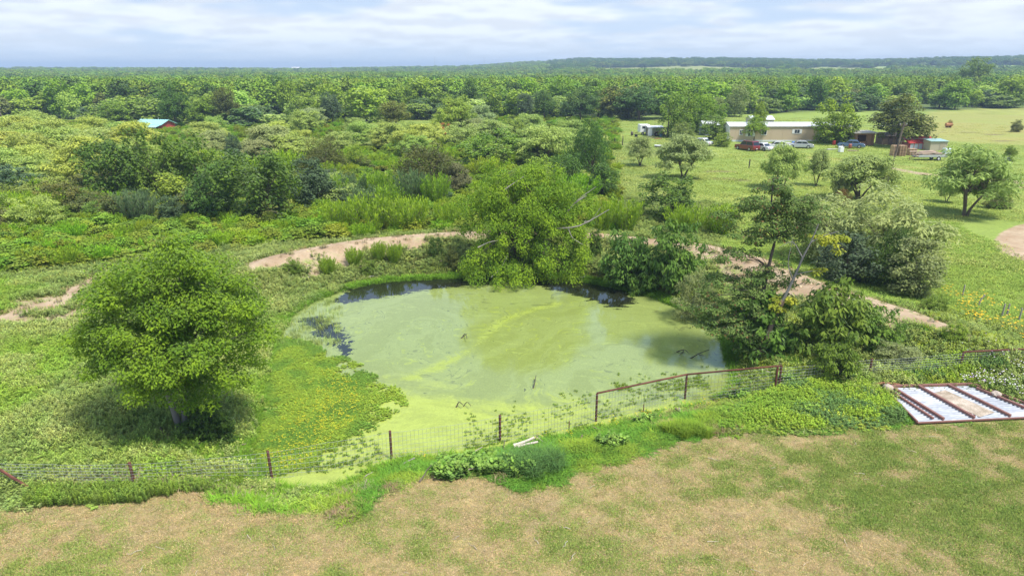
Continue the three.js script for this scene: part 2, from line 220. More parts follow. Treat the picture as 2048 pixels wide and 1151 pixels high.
// ------------------------------------------------------------------ the pond
const px0 = Math.min(...POND.map(p => p[0])) - 1, px1 = Math.max(...POND.map(p => p[0])) + 1, pz0 = Math.min(...POND.map(p => p[1])) - 1, pz1 = Math.max(...POND.map(p => p[1])) + 1;
const W1 = (px, py) => flat(px, py, WATER);
{
  const gyre = W1(860, 668), gyre2 = W1(1290, 760);
  const streak = catmull([[1120, 606], [1060, 622], [1000, 645], [975, 668], [945, 695], [900, 722], [850, 745], [800, 760], [730, 750]].map(p => W1(p[0], p[1])), 40).map(p => [p[0], p[1], 1]);
  const openP = [[[1150, 556], [1225, 568], [1262, 588], [1262, 604], [1236, 616], [1205, 606], [1150, 590], [1090, 574], [1000, 560], [1000, 548], [1100, 548]], [[672, 600], [740, 560], [860, 550], [1000, 548], [1012, 566], [920, 574], [850, 580], [770, 594], [700, 606]], [[600, 640], [640, 632], [665, 650], [690, 670], [706, 706], [694, 712], [668, 690], [640, 668]]].map(q => q.map(p => W1(p[0], p[1])));
  const thickP = [[520, 800], [640, 800], [740, 770], [840, 768], [900, 780], [1000, 800], [1100, 800], [1210, 800], [1330, 800], [1450, 790], [1450, 1000], [500, 1000]].map(p => W1(p[0], p[1]));
  const polySd = (poly, x, z) => { let m = 1e9; for (let i = 0; i < poly.length; i++) m = Math.min(m, segD(x, z, poly[i], poly[(i + 1) % poly.length])[0]); return inside(poly, x, z) ? -m : m; };
  const openF = openP.map(q => field(px0, px1, pz0, pz1, .25, (x, z) => polySd(q, x, z))), thickF = field(px0, px1, pz0, pz1, .25, (x, z) => polySd(thickP, x, z)), streakF = field(px0, px1, pz0, pz1, .2, (x, z) => lineD(streak, x, z)[0]);
  const tw = 1536, th = 1536, d = new Uint8Array(tw * th * 4), rg = new Uint8Array(tw * th * 4), enc = v => { v = clamp(v); return Math.round(255 * (v <= .0031308 ? 12.92 * v : 1.055 * Math.pow(v, 1 / 2.4) - .055)); };
  const thin = [.268, .325, .092], thick = [.365, .435, .075], bright = [.38, .46, .04], water = [.020, .024, .012], olive = [.19, .23, .045];
  for (let j = 0; j < th; j++) for (let i = 0; i < tw; i++) {
    const x = lerp(px0, px1, (i + .5) / tw), z = lerp(pz0, pz1, (j + .5) / th);
    // the film is drawn out along the circling current
    const wx = (fbm(x * .35 + 60, z * .35, 4) - .5) * 4.2, wz = (fbm(x * .35, z * .35 + 60, 4) - .5) * 3.2;
    let dx = x - gyre[0] + wx, dz = (z - gyre[1]) * .72 + wz, r = Math.hypot(dx, dz), th0 = Math.atan2(dz, dx);
    const sw = th0 + r * .55, f1 = fbm(Math.cos(sw) * 1.6 + r * 1.1, Math.sin(sw) * 1.6 + r * .9, 4);
    let dx2 = x - gyre2[0] - wz, dz2 = (z - gyre2[1]) * .8 + wx, r2 = Math.hypot(dx2, dz2), t2 = Math.atan2(dz2, dx2) + r2 * .3, f2 = fbm(Math.cos(t2) * 1.8 + r2 * 1.3, Math.sin(t2) * 1.8 + 9, 4);
    const wgt = sst(-2, 3, x - gyre[0] - 2), f = lerp(f1, f2, wgt), fl = fbm(x * 1.3 + f * 6, z * 3.2 + f * 5, 4), speck = vn(x * 22, z * 22), sp2 = vn(x * 9 + 4, z * 9);
    let c = mix3(thin, olive, sst(.40, .70, f) * .40 + sst(.45, .7, fl) * .2), rough = .09;
    c = mix3(c, sc3(thin, 1.25), sst(.56, .72, fl) * .45);
    const tk = sst(.9, -1.4, thickF(x, z) + (f - .5) * 3.2 + (fl - .5) * 2);
    c = mix3(c, mix3(thick, sc3(thick, .86), sst(.4, .7, fl)), tk); rough = lerp(rough, .42, tk);
    const st = sst(.62, .0, streakF(x, z) + (f - .5) * 1.3 + (fl - .5) * .9 + (sp2 - .5) * .25) * sst(.3, .55, fl + .12); c = mix3(c, bright, st * .5); rough = lerp(rough, .4, st);
    const line = sst(.018, .006, Math.abs(f - .47)) * sst(.52, .62, fl) * (1 - tk); c = mix3(c, sc3(water, 3), line * .45);   // dark cracks in the film
    const line2 = sst(.02, .006, Math.abs(f - .56)) * sst(.45, .6, fl); c = mix3(c, bright, line2 * .4);
    c = mix3(c, sc3(thick, 1.2), sst(.78, .9, sp2 * .6 + fl * .4) * .35);
    let op = 9; for (const q of openF) op = Math.min(op, q(x, z)); const o = sst(.16, -.08, op + (fl - .5) * 1.3 + (f - .5) * 1.2 + (speck - .5) * .3); c = mix3(c, water, o); rough = lerp(rough, .015, o);
    const rf = sst(.80, .84, fl * .55 + f * .45 + .06) * (1 - tk) * .7; c = mix3(c, water, rf); rough = lerp(rough, .02, rf);
    const k = .88 + .24 * speck; const q = (j * tw + i) * 4;
    d[q] = enc(c[0] * k); d[q + 1] = enc(c[1] * k); d[q + 2] = enc(c[2] * k); d[q + 3] = 255; rg[q] = rg[q + 1] = rg[q + 2] = Math.round(255 * clamp(rough)); rg[q + 3] = 255;
  }
  const tex = (a, s) => { const t = new THREE.DataTexture(a, tw, th); if (s) t.colorSpace = THREE.SRGBColorSpace; t.magFilter = t.minFilter = THREE.LinearFilter; t.needsUpdate = true; return t; };
  const g = new THREE.BufferGeometry(), n = 48, pos = [], uv = [], idx = [];
  for (let j = 0; j <= n; j++) for (let i = 0; i <= n; i++) { pos.push(lerp(px0, px1, i / n), WATER, lerp(pz0, pz1, j / n)); uv.push(i / n, j / n); }
  for (let j = 0; j < n; j++) for (let i = 0; i < n; i++) { const k = j * (n + 1) + i; if (pondD(lerp(px0, px1, (i + .5) / n), lerp(pz0, pz1, (j + .5) / n)) < .8) idx.push(k, k + n + 1, k + 1, k + 1, k + n + 1, k + n + 2); }
  g.setAttribute('position', new THREE.Float32BufferAttribute(pos, 3)); g.setAttribute('uv', new THREE.Float32BufferAttribute(uv, 2)); g.setIndex(idx); g.computeVertexNormals();
  structure('pond_water', g, new THREE.MeshPhysicalMaterial({ map: tex(d, true), roughnessMap: tex(rg), roughness: 1, ior: 1.52, metalness: 0 }), 'algae covered pond water with a swirling green film');
}

// ------------------------------------------------------------------ leaves, limbs and crowns
const UP = new THREE.Vector3(0, 1, 0);
class Leaves {
  constructor() { this.p = []; this.c = []; this.i = []; }
  leaf(x, y, z, dx, dy, dz, nx, ny, nz, L, Wd, r, g, b) {
    let sx = ny * dz - nz * dy, sy = nz * dx - nx * dz, sz = nx * dy - ny * dx; const l = Math.hypot(sx, sy, sz) || 1; const w = Wd * .5 / l; sx *= w; sy *= w; sz *= w;
    const k = this.p.length / 3, m = L * .45, f = Wd * .14;
    this.p.push(x, y, z, x + dx * m + sx + nx * f, y + dy * m + sy + ny * f, z + dz * m + sz + nz * f, x + dx * L, y + dy * L, z + dz * L, x + dx * m - sx + nx * f, y + dy * m - sy + ny * f, z + dz * m - sz + nz * f);
    for (let q = 0; q < 4; q++) this.c.push(r, g, b);
    this.i.push(k, k + 1, k + 2, k, k + 2, k + 3);
  }
  blade(x, y, z, dx, dz, h, bend, w, r, g, b) {       // a grass blade of two pieces, leaning towards (dx, dz)
    const k = this.p.length / 3, sx = -dz * w * .5, sz = dx * w * .5, m = h * .55, bm = bend * .3 * h, bt = bend * h;
    this.p.push(x - sx, y, z - sz, x + sx, y, z + sz, x + dx * bm - sx * .8, y + m, z + dz * bm - sz * .8, x + dx * bm + sx * .8, y + m, z + dz * bm + sz * .8, x + dx * bt, y + h * (1 - bend * .25), z + dz * bt);
    for (let q = 0; q < 5; q++) this.c.push(r, g, b);
    this.i.push(k, k + 1, k + 3, k, k + 3, k + 2, k + 2, k + 3, k + 4);
  }
  geo() { const g = new THREE.BufferGeometry(); g.setAttribute('position', new THREE.Float32BufferAttribute(this.p, 3)); g.setAttribute('color', new THREE.Float32BufferAttribute(this.c, 3)); g.setIndex(this.i); g.computeVertexNormals(); return g; }
}
function unit(R) { const u = R() * 2 - 1, t = R() * 6.2832, s = Math.sqrt(1 - u * u); return [s * Math.cos(t), u, s * Math.sin(t)]; }
function norm(v) { const l = Math.hypot(...v) || 1; return [v[0] / l, v[1] / l, v[2] / l]; }
function clumpsIn(R, lobes, count, rc, opt = {}) {                    // clump centres spread through the outer part of some ellipsoids
  const wts = lobes.map(l => Math.cbrt(l[3] * l[4] * l[5]) ** 2), sum = wts.reduce((a, b) => a + b), out = [];
  while (out.length < count) {
    let t = R() * sum, k = 0; while (t > wts[k] && k < lobes.length - 1) t -= wts[k++];
    const l = lobes[k], v = unit(R); if (v[1] < -.25 && R() < (opt.open ?? .5)) continue;
    const f = (opt.inner ?? .55) + (1 - (opt.inner ?? .55)) * Math.sqrt(R()) + (R() < .15 ? R() * .14 : 0);
    const bump = .80 + .42 * vn(v[0] * 2.3 + l[0] * 9 + 20, v[2] * 2.3 + v[1] * 3 + l[1] * 7 + 20);
    out.push([l[0] + v[0] * l[3] * f * bump, l[1] + v[1] * l[4] * f * bump, l[2] + v[2] * l[5] * f * bump, rc * (.65 + .7 * R()), R()]);
  }
  return out;
}
function foliage(R, clumps, o) {
  const B = new Leaves(); let mean = 0; for (const c of clumps) mean += c[3] ** 2; mean /= clumps.length;
  for (const c of clumps) {
    const n = Math.round(o.n * (c[3] ** 2) / mean), tone = c[4];
    for (let i = 0; i < n; i++) {
      const v = unit(R), rr = c[3] * (.25 + .75 * Math.sqrt(R())) * (R() < .08 ? 1.35 : 1);
      const x = c[0] + v[0] * rr, y = c[1] + v[1] * rr * (o.flat ?? .8), z = c[2] + v[2] * rr;
      const N = norm([v[0] * .5 + (R() - .5) * (o.wild ?? 1), v[1] * .3 + (o.up ?? .7) + (R() - .5) * .5, v[2] * .5 + (R() - .5) * (o.wild ?? 1)]);
      const q = unit(R), dt = q[0] * N[0] + q[1] * N[1] + q[2] * N[2]; const D = norm([q[0] - N[0] * dt + v[0] * .4, q[1] - N[1] * dt - (o.droop ?? .2) + (o.lift ?? 0), q[2] - N[2] * dt + v[2] * .4]);
      const s = .65 + .7 * R(), k = clamp(tone * .6 + R() * .5 - .05), col = o.rare && R() < o.rare[0] ? o.rare[1] : mix3(o.a, o.b, k);
      B.leaf(x, y, z, D[0], D[1], D[2], N[0], N[1], N[2], o.L * s, o.W * s, col[0], col[1], col[2]);
    }
  }
  return B.geo();
}
function limb(pts, r0, r1, sides = 6) {
  const c = new THREE.CatmullRomCurve3(pts.map(p => new THREE.Vector3(...p))), n = Math.max(3, pts.length * 2), pos = [], idx = [];
  for (let i = 0; i <= n; i++) { const t = i / n, p = c.getPoint(t), T = c.getTangent(t), a = new THREE.Vector3(.31, .17, 1).cross(T).normalize(), b = T.clone().cross(a), r = lerp(r0, r1, Math.pow(t, .8)) * (i === 0 ? 1.25 : 1);
    for (let k = 0; k < sides; k++) { const w = k / sides * 6.2832, rr = r * (.88 + .24 * vn(k * 1.7 + i * .6 + r0 * 50, i * .9)); pos.push(p.x + (a.x * Math.cos(w) + b.x * Math.sin(w)) * rr, p.y + (a.y * Math.cos(w) + b.y * Math.sin(w)) * rr, p.z + (a.z * Math.cos(w) + b.z * Math.sin(w)) * rr); } }
  for (let i = 0; i < n; i++) for (let k = 0; k < sides; k++) { const a = i * sides + k, b = i * sides + (k + 1) % sides; idx.push(a, b, a + sides, b, b + sides, a + sides); }
  const tip = pos.length / 3, e = c.getPoint(1); pos.push(e.x, e.y, e.z); for (let k = 0; k < sides; k++) idx.push(n * sides + k, n * sides + (k + 1) % sides, tip);
  const g = new THREE.BufferGeometry(); g.setAttribute('position', new THREE.Float32BufferAttribute(pos, 3)); g.setIndex(idx); g.computeVertexNormals(); g.setAttribute('uv', new THREE.Float32BufferAttribute(new Float32Array(pos.length / 3 * 2), 2)); return g;
}
function limbsTo(R, fork, clumps, every, r, bend = .15, sides = 5) {  // limbs from a fork out to some of the clumps
  const out = []; for (let i = 0; i < clumps.length; i += every) { const c = clumps[i], d = [c[0] - fork[0], c[1] - fork[1], c[2] - fork[2]], L = Math.hypot(...d); out.push(limb([fork, [fork[0] + d[0] * .35 + (R() - .5) * L * bend, fork[1] + d[1] * .42 + L * bend * .5, fork[2] + d[2] * .35 + (R() - .5) * L * bend], [fork[0] + d[0] * .72 + (R() - .5) * L * bend, fork[1] + d[1] * .75 + (R() - .3) * L * bend * .6, fork[2] + d[2] * .72 + (R() - .5) * L * bend], [c[0], c[1], c[2]]], r * (.6 + .5 * R()), r * .14, sides)); }
  return out;
}
const leafMats = {};
const PLAIN = new THREE.MeshStandardMaterial({ vertexColors: true, roughness: 1, side: THREE.DoubleSide });
function leafMat(tint = [1, 1, 1], glossy = false) { const k = tint.join() + glossy; return leafMats[k] ??= new THREE.MeshPhysicalMaterial({ color: new THREE.Color().setRGB(...tint), vertexColors: true, roughness: glossy ? .5 : 1, transmission: glossy ? 0 : .32, thickness: 0, side: THREE.DoubleSide, ior: 1.35 }); }
function noiseTexture(w, h, f, srgb = true) { const d = new Uint8Array(w * h * 4); for (let j = 0; j < h; j++) for (let i = 0; i < w; i++) { const c = f(i / w, j / h), o = (j * w + i) * 4; for (let k = 0; k < 3; k++) d[o + k] = Math.round(255 * clamp(c[k])); d[o + 3] = 255; } const t = new THREE.DataTexture(d, w, h); if (srgb) t.colorSpace = THREE.SRGBColorSpace; t.wrapS = t.wrapT = THREE.RepeatWrapping; t.magFilter = t.minFilter = THREE.LinearFilter; t.needsUpdate = true; return t; }
const lin = (r, g, b) => new THREE.Color().setRGB(r, g, b);
const bark = (r, g, b) => new THREE.MeshStandardMaterial({ color: lin(r, g, b), roughness: .95 });
const BARK = bark(.13, .10, .075), BARK_DARK = bark(.07, .055, .042), BARK_PALE = bark(.30, .27, .23), BARK_DEAD = bark(.36, .32, .28), BARK_RED = bark(.30, .11, .06);

// ------------------------------------------------------------------ kinds of trees and shrubs, one unit high and wide, base at the origin
const GREEN = { dark: [[.036, .082, .011], [.092, .155, .018]], mid: [[.085, .15, .011], [.175, .245, .022]], bright: [[.12, .20, .014], [.24, .32, .026]], pale: [[.19, .27, .055], [.32, .42, .09]], yellow: [[.23, .30, .045], [.38, .44, .08]], olive: [[.07, .095, .015], [.15, .165, .03]], blue: [[.045, .085, .035], [.11, .165, .075]], sage: [[.16, .215, .07], [.30, .355, .125]], broom: [[.10, .205, .007], [.28, .40, .014]], wood: [[.07, .12, .014], [.17, .225, .028]] };
for (const k in GREEN) GREEN[k] = GREEN[k].map(c => [c[0] * 1.5, c[1] * 1.42, c[2] * 1.35]);
const KIND = {
  oak: { lobes: [[0, .66, 0, .34, .27, .34], [-.24, .50, .05, .24, .22, .24], [.23, .48, -.06, .25, .22, .25], [.03, .45, .24, .22, .22, .22], [0, .46, -.24, .22, .22, .22]], nc: 150, rc: .085, n: 46, L: .042, W: .026, flat: .7, droop: .2, trunk: .2, r: .035 },
  bush: { lobes: [[0, .45, 0, .40, .46, .40], [-.24, .32, .1, .26, .32, .26], [.24, .36, -.05, .25, .36, .25], [0, .3, .24, .24, .3, .24]], nc: 130, rc: .085, n: 46, L: .045, W: .028, flat: .8, droop: .25, trunk: .05, r: .02, open: .1 },
  cedar: { lobes: [[0, .38, 0, .42, .38, .42], [0, .62, 0, .27, .34, .27], [-.2, .32, .14, .26, .32, .26], [.22, .3, .06, .26, .3, .26]], nc: 170, rc: .075, n: 46, L: .05, W: .014, flat: 1.25, droop: -.3, up: .2, trunk: .05, r: .03, open: .1 },
  mesquite: { lobes: [[0, .72, 0, .30, .20, .30], [-.33, .56, .05, .22, .20, .22], [.34, .54, -.06, .22, .20, .22], [.08, .50, .32, .24, .2, .22], [-.06, .5, -.3, .24, .18, .2], [.16, .84, .05, .18, .13, .18], [-.2, .78, -.1, .18, .14, .18], [-.2, .4, .26, .18, .16, .18], [.26, .38, .2, .17, .15, .17]], nc: 140, rc: .08, n: 62, L: .06, W: .016, flat: .7, droop: .55, trunk: .10, r: .02, fork: 4, open: .35, inner: .3 },
  thicket: { lobes: [[0, .5, 0, .42, .44, .42], [-.26, .38, .08, .26, .34, .26], [.28, .36, -.04, .24, .34, .24], [.05, .34, .26, .26, .32, .24]], nc: 120, rc: .085, n: 55, L: .055, W: .016, flat: .75, droop: .5, trunk: .06, r: .02, open: .15 },
  far: { lobes: [[0, .60, 0, .40, .36, .40], [-.24, .42, .06, .26, .34, .27], [.24, .40, -.08, .26, .34, .27], [0, .36, .22, .27, .32, .26], [.1, .22, -.2, .3, .2, .25]], nc: 95, rc: .10, n: 26, L: .075, W: .055, flat: .75, droop: .2, trunk: .1, r: .03, open: .2 },
};
const protos = {};
function proto(kind, pal, v) {
  const key = kind + pal + v; if (protos[key]) return protos[key];
  const K = KIND[kind], R = rng(key.split('').reduce((a, c) => a * 31 + c.charCodeAt(0) | 0, 7)), [a, b] = GREEN[pal];
  const lobes = K.lobes.map(l => l.map((q, i) => i < 3 ? q + (R() - .5) * .12 : q * (.85 + .3 * R())));
  const cl = clumpsIn(R, lobes, K.nc, K.rc, { open: K.open });
  let lo = [9, 9, 9], hi = [-9, -9, -9]; for (const c of cl) for (let k = 0; k < 3; k++) { lo[k] = Math.min(lo[k], c[k] - c[3] * .8); hi[k] = Math.max(hi[k], c[k] + c[3] * .8); }
  for (const c of cl) { c[0] = (c[0] - (lo[0] + hi[0]) / 2) / (hi[0] - lo[0]); c[2] = (c[2] - (lo[2] + hi[2]) / 2) / (hi[2] - lo[2]); c[1] = Math.max(.03, c[1]) / hi[1]; }
  const crown = foliage(R, cl, { ...K, a, b });
  const wood = [];
  if (K.fork) for (let k = 0; k < K.fork; k++) { const t = R() * 6.28 + k * 2.1, q = [Math.cos(t) * .14, K.trunk + .24, Math.sin(t) * .14]; wood.push(limb([[Math.cos(t) * .02, -.04, Math.sin(t) * .02], [Math.cos(t) * .04, K.trunk, Math.sin(t) * .04], q], K.r, K.r * .6)); wood.push(...limbsTo(R, q, cl.filter((_, i) => i % K.fork === k), 4, K.r * .5)); }
  else { const q = [(R() - .5) * .06, K.trunk + .1, (R() - .5) * .06]; wood.push(limb([[0, -.04, 0], [q[0] * .3, K.trunk * .6, 0], q], K.r, K.r * .75)); wood.push(...limbsTo(R, q, cl, 9, K.r * .5)); }
  return protos[key] = { crown, wood: mergeGeometries(wood) };
}
function broomProto(v, pal = 'broom') {
  const key = 'broom' + pal + v; if (protos[key]) return protos[key];
  const R = rng(900 + v), [a, b] = GREEN[pal], B = new Leaves(), wood = [];
  for (let p = 0; p < 64; p++) {
    const t = R() * 6.28, rr = Math.sqrt(R()) * .40, bx = Math.cos(t) * rr, bz = Math.sin(t) * rr, top = (.62 + .38 * R()) * (1 - .9 * rr * rr), dx = Math.cos(t) * rr * .35 + (R() - .5) * .08, dz = Math.sin(t) * rr * .35 + (R() - .5) * .08, tone = R();
    wood.push(limb([[bx * .35, -.03, bz * .35], [bx * .8, top * .45, bz * .8], [bx + dx * .6, top * .8, bz + dz * .6]], .008, .003, 3));
    for (let i = 0; i < 90; i++) {
      const s = .03 + .97 * R(), w = .06 * Math.sin(Math.min(1, s * 1.1 + .08) * 2.75) + .012, q = unit(R), y = top * s;
      const D = norm([dx * .6 + q[0] * .35, 1, dz * .6 + q[2] * .35]), N = norm([q[0], .15, q[2]]), k = clamp(tone * .5 + R() * .3 + s * .2), c = mix3(a, b, k);
      B.leaf(bx * (.45 + .55 * s) + dx * s + q[0] * w, y - .02, bz * (.45 + .55 * s) + dz * s + q[2] * w, D[0], D[1], D[2], N[0], N[1], N[2], .085 * (.6 + .6 * R()), .021, c[0], c[1], c[2]);
    }
  }
  return protos[key] = { crown: B.geo(), wood: mergeGeometries(wood) };
}
const roots = {};
function plantProto(kind, pal, v) { return kind === 'broom' ? broomProto(v, pal) : proto(kind, pal, v); }
const SHRUB = new Set(['bush', 'broom', 'thicket']);
function plant(kind, pal, v, pos, w, h, turn, name, label, category, group, tint, barkMat = BARK) {
  const key = kind + pal + v; let o;
  if (!roots[key]) { const p = plantProto(kind, pal, v); o = roots[key] = new THREE.Group(); part(SHRUB.has(kind) ? 'stem' : 'trunk', p.wood, barkMat, o); part(SHRUB.has(kind) ? 'foliage' : 'crown', p.crown, leafMat([1, 1, 1], false), o); }
  else o = roots[key].clone();
  o.name = numbered(name); o.userData = { label, category }; if (group) o.userData.group = group;
  o.children[0].material = barkMat; o.children[1].material = leafMat(tint ?? [1, 1, 1]);
  o.position.set(pos.x, height(pos.x, pos.z) - .03, pos.z); o.scale.set(w, h, w); o.rotation.y = turn; scene.add(o); return o;
}
const RP = rng(4242);
// [left, right, top, base] in the photograph -> a plant standing on the land there
function stand(l, r, t, b, kind, pal, v, name, label, category, group, tint, barkMat) {
  const p = at((l + r) / 2, b), w = metres(p, r - l), h = above(p, (l + r) / 2, t) - p.y;
  p.z -= w * .25 * (kind === 'broom' ? -.4 : SHRUB.has(kind) ? 1 : .3);                          // the foliage in front reaches down to the base line
  return plant(kind, pal, v, p, w, Math.max(h, .5) * (SHRUB.has(kind) ? 1.08 : 1.1), RP() * 6.28, name, label, category, group, tint, barkMat);
}
KIND.bigleaf = { lobes: [[0, .5, 0, .38, .44, .38], [-.26, .36, .1, .24, .3, .24], [.26, .4, -.05, .24, .34, .24], [.04, .3, .26, .24, .28, .22]], nc: 110, rc: .09, n: 40, L: .075, W: .032, flat: .7, droop: .7, up: .8, trunk: .06, r: .018, open: .15 };
SHRUB.add('bigleaf');
// ------------------------------------------------------------------ the four trees that show largest
function heroAt(basePx, basePy) { const p = at(basePx, basePy); return { p, m: q => metres(p, q), L: (px, py, dz = 0) => [metres(p, px - basePx), above(p, px, py) - p.y, dz] }; }
function finish(o, p) { o.position.copy(p); o.position.y = height(p.x, p.z) - .05; return o; }
{
  const o = thing('shade_tree', 'large round bright green tree standing alone in the meadow left of the pond', 'tree'), A = heroAt(357, 852), R = rng(11);
  const top = A.L(356, 478)[1], w = A.m(165), c = A.L(384, 650), cy = top * .59;
  const cl = clumpsIn(R, [[c[0], cy, 0, w, top * .42, w * .95], [c[0] - w * .35, cy - top * .02, .5, w * .66, top * .30, w * .6], [c[0] + w * .38, cy - top * .06, .3, w * .62, top * .32, w * .6], [c[0] + .1, cy - top * .07, w * .40, w * .6, top * .26, w * .5], [c[0] + w * .1, cy + top * .16, .2, w * .6, top * .25, w * .6]], 300, .52, { open: .25, inner: .5 });
  part('trunk', mergeGeometries([limb([[0, -.1, 0], [-.06, .5, 0], [-.16, 1.2, 0], [-.3, 2.1, 0]], .15, .11, 9), limb([[.22, -.1, -.12], [.24, .6, -.12], [.3, 1.3, -.2], [.6, 2.1, -.2]], .13, .09, 9), ...limbsTo(R, [-.3, 2.0, 0], cl.filter((c, i) => i % 2), 9, .075), ...limbsTo(R, [.6, 2.0, -.2], cl.filter((c, i) => !(i % 2)), 9, .075)]), bark(.27, .235, .20), o);
  part('crown', foliage(R, cl, { a: [.105, .215, .008], b: [.27, .405, .014], n: 270, L: .135, W: .062, flat: .72, droop: .3, up: .65, wild: 1.2 }), leafMat(), o);
  finish(o, A.p);
}
{
  const o = thing('willow_tree', 'wide yellow green willow with dead grey limbs at the far edge of the pond', 'tree'), A = heroAt(1062, 540), R = rng(12), M = A.m(1);
  const lb = (px, py, rx, ry, dz = 0) => { const q = A.L(px, py); return [q[0], q[1], dz, rx * M, ry * M * 1.05, Math.min(rx, 70) * M]; };
  const cl = clumpsIn(R, [lb(1045, 385, 66, 44), lb(985, 415, 52, 46), lb(1105, 405, 50, 46), lb(1060, 420, 80, 50), lb(965, 462, 42, 42, .3), lb(1140, 440, 36, 40), lb(1020, 455, 60, 44, 1), lb(1090, 455, 60, 40, .8), lb(985, 510, 55, 32, 1.2), lb(970, 532, 44, 22, 2), lb(1030, 530, 52, 20, 2.4), lb(1120, 505, 52, 30, 1.4), lb(1125, 532, 46, 20, 2), lb(1150, 480, 28, 30, .6), lb(1070, 505, 40, 22, 1.6), lb(1000, 350, 42, 24, -1), lb(1085, 362, 44, 24, -.6), lb(960, 400, 40, 30, -.5), lb(1140, 400, 34, 30, -.3), lb(1040, 420, 90, 50, -.8)], 420, .62, { open: .3 });
  const t1 = A.L(1022, 470, .2), t2 = A.L(1085, 478, 0);
  part('trunk', mergeGeometries([limb([[-.35, -.3, 0], [-.9, .8, .1], [t1[0] + .3, t1[1] * .7, .2], t1], .26, .15, 8), limb([[.2, -.3, 0], [.5, 1, 0], t2], .30, .2, 8), limb([[-.1, -.3, .3], [-1.4, .8, 1.2], [-2.4, 1.5, 2]], .12, .06, 6), ...limbsTo(R, t1, cl.filter((c, i) => i % 2), 7, .11), ...limbsTo(R, t2, cl.filter((c, i) => !(i % 2)), 7, .11)]), bark(.10, .078, .058), o);
  const D = (a, b, c, r) => limb([A.L(...a), A.L(...b), A.L(...c)], r, r * .35, 5);
  part('dead_limb', mergeGeometries([D([1118, 440, .8], [1142, 402, 1.0], [1165, 386, 1.1], .11), D([1142, 402, 1.0], [1150, 392, 1.2], [1182, 368, 1.2], .045)]), BARK_DEAD, o);
  part('dead_limb', mergeGeometries([D([1108, 448, 1.4], [1150, 440, 2.0], [1205, 408, 2.2], .075), D([1130, 444, 1.7], [1138, 462, 1.9], [1158, 476, 2.0], .05), D([1160, 432, 2.0], [1172, 428, 2.1], [1190, 402, 2.2], .03)]), BARK_DEAD, o);
  part('dead_limb', D([1010, 372, 1.2], [1032, 356, 1.3], [1046, 346, 1.3], .05), BARK_DEAD, o);
  part('dead_limb', mergeGeometries([D([960, 478, 2.4], [980, 468, 2.4], [1004, 464, 2.2], .05), D([985, 530, 3], [1002, 515, 2.8], [1016, 492, 2.5], .04)]), BARK_DEAD, o);
  part('broken_trunk', limb([A.L(1086, 500, 1.2), A.L(1090, 470, 1.2), A.L(1092, 448, 1.2)], .27, .2, 8), bark(.26, .21, .16), o);
  part('crown', foliage(R, cl, { a: [.11, .235, .008], b: [.33, .475, .016], n: 210, L: .19, W: .06, flat: .85, droop: .65, up: .7, wild: .9 }), leafMat(), o);
  finish(o, A.p);
}
{
  const o = thing('tall_tree', 'tall sparse dark trunked tree in layered tiers on the right bank of the pond', 'tree'), A = heroAt(1510, 700), R = rng(13), M = A.m(1);
  const lb = (px, py, rx, ry, dz = 0) => { const q = A.L(px, py); return [q[0], q[1], dz, rx * M, ry * M, rx * .8 * M]; };
  const cl = clumpsIn(R, [lb(1512, 352, 24, 14), lb(1500, 366, 40, 16, .2), lb(1514, 372, 26, 16), lb(1475, 398, 36, 17), lb(1545, 396, 36, 20, .4), lb(1410, 560, 50, 20, .4), lb(1460, 640, 60, 28, .5), lb(1560, 625, 45, 28, .3), lb(1500, 660, 60, 28, .6), lb(1500, 450, 30, 30, .3), lb(1540, 540, 34, 22, .3), lb(1585, 410, 26, 16), lb(1490, 425, 50, 15), lb(1550, 432, 40, 17), lb(1455, 452, 36, 11, .3), lb(1590, 440, 30, 13), lb(1430, 492, 46, 12, .3), lb(1475, 500, 35, 12), lb(1545, 512, 18, 10), lb(1435, 545, 48, 17, .4), lb(1395, 585, 42, 16, .7), lb(1480, 560, 45, 17), lb(1560, 560, 38, 15), lb(1450, 600, 60, 20, .6), lb(1520, 600, 50, 22), lb(1530, 470, 46, 16, -.2), lb(1478, 470, 40, 14, -.3), lb(1600, 470, 30, 14, -.4), lb(1530, 415, 50, 26, -.3), lb(1430, 430, 24, 12), lb(1500, 540, 40, 18, -.3), lb(1420, 620, 50, 20, .8)], 360, .34, { inner: .3, open: .35 });
  const path = [[1510, 706], [1508, 640], [1514, 570], [1520, 510], [1524, 455], [1510, 415], [1508, 352]].map(q => A.L(...q));
  const wood = [limb(path, .135, .035, 8)]; for (let i = 0; i < cl.length; i += 4) { const c = cl[i]; let k = path.findIndex(q => q[1] > c[1] - .9); if (k < 1) k = path.length - 1; const f = path[Math.max(0, k - 1)].map((v, j) => lerp(v, path[k][j], .6)); wood.push(...limbsTo(R, f, [c], 1, .028, .12, 4)); }
  part('trunk', mergeGeometries(wood), bark(.10, .08, .065), o);
  part('crown', foliage(R, cl, { a: [.085, .165, .028], b: [.22, .31, .065], n: 96, L: .13, W: .07, flat: .45, droop: .45, rare: [.05, [.27, .15, .06]], wild: .9 }), leafMat(), o);
  finish(o, A.p);
}
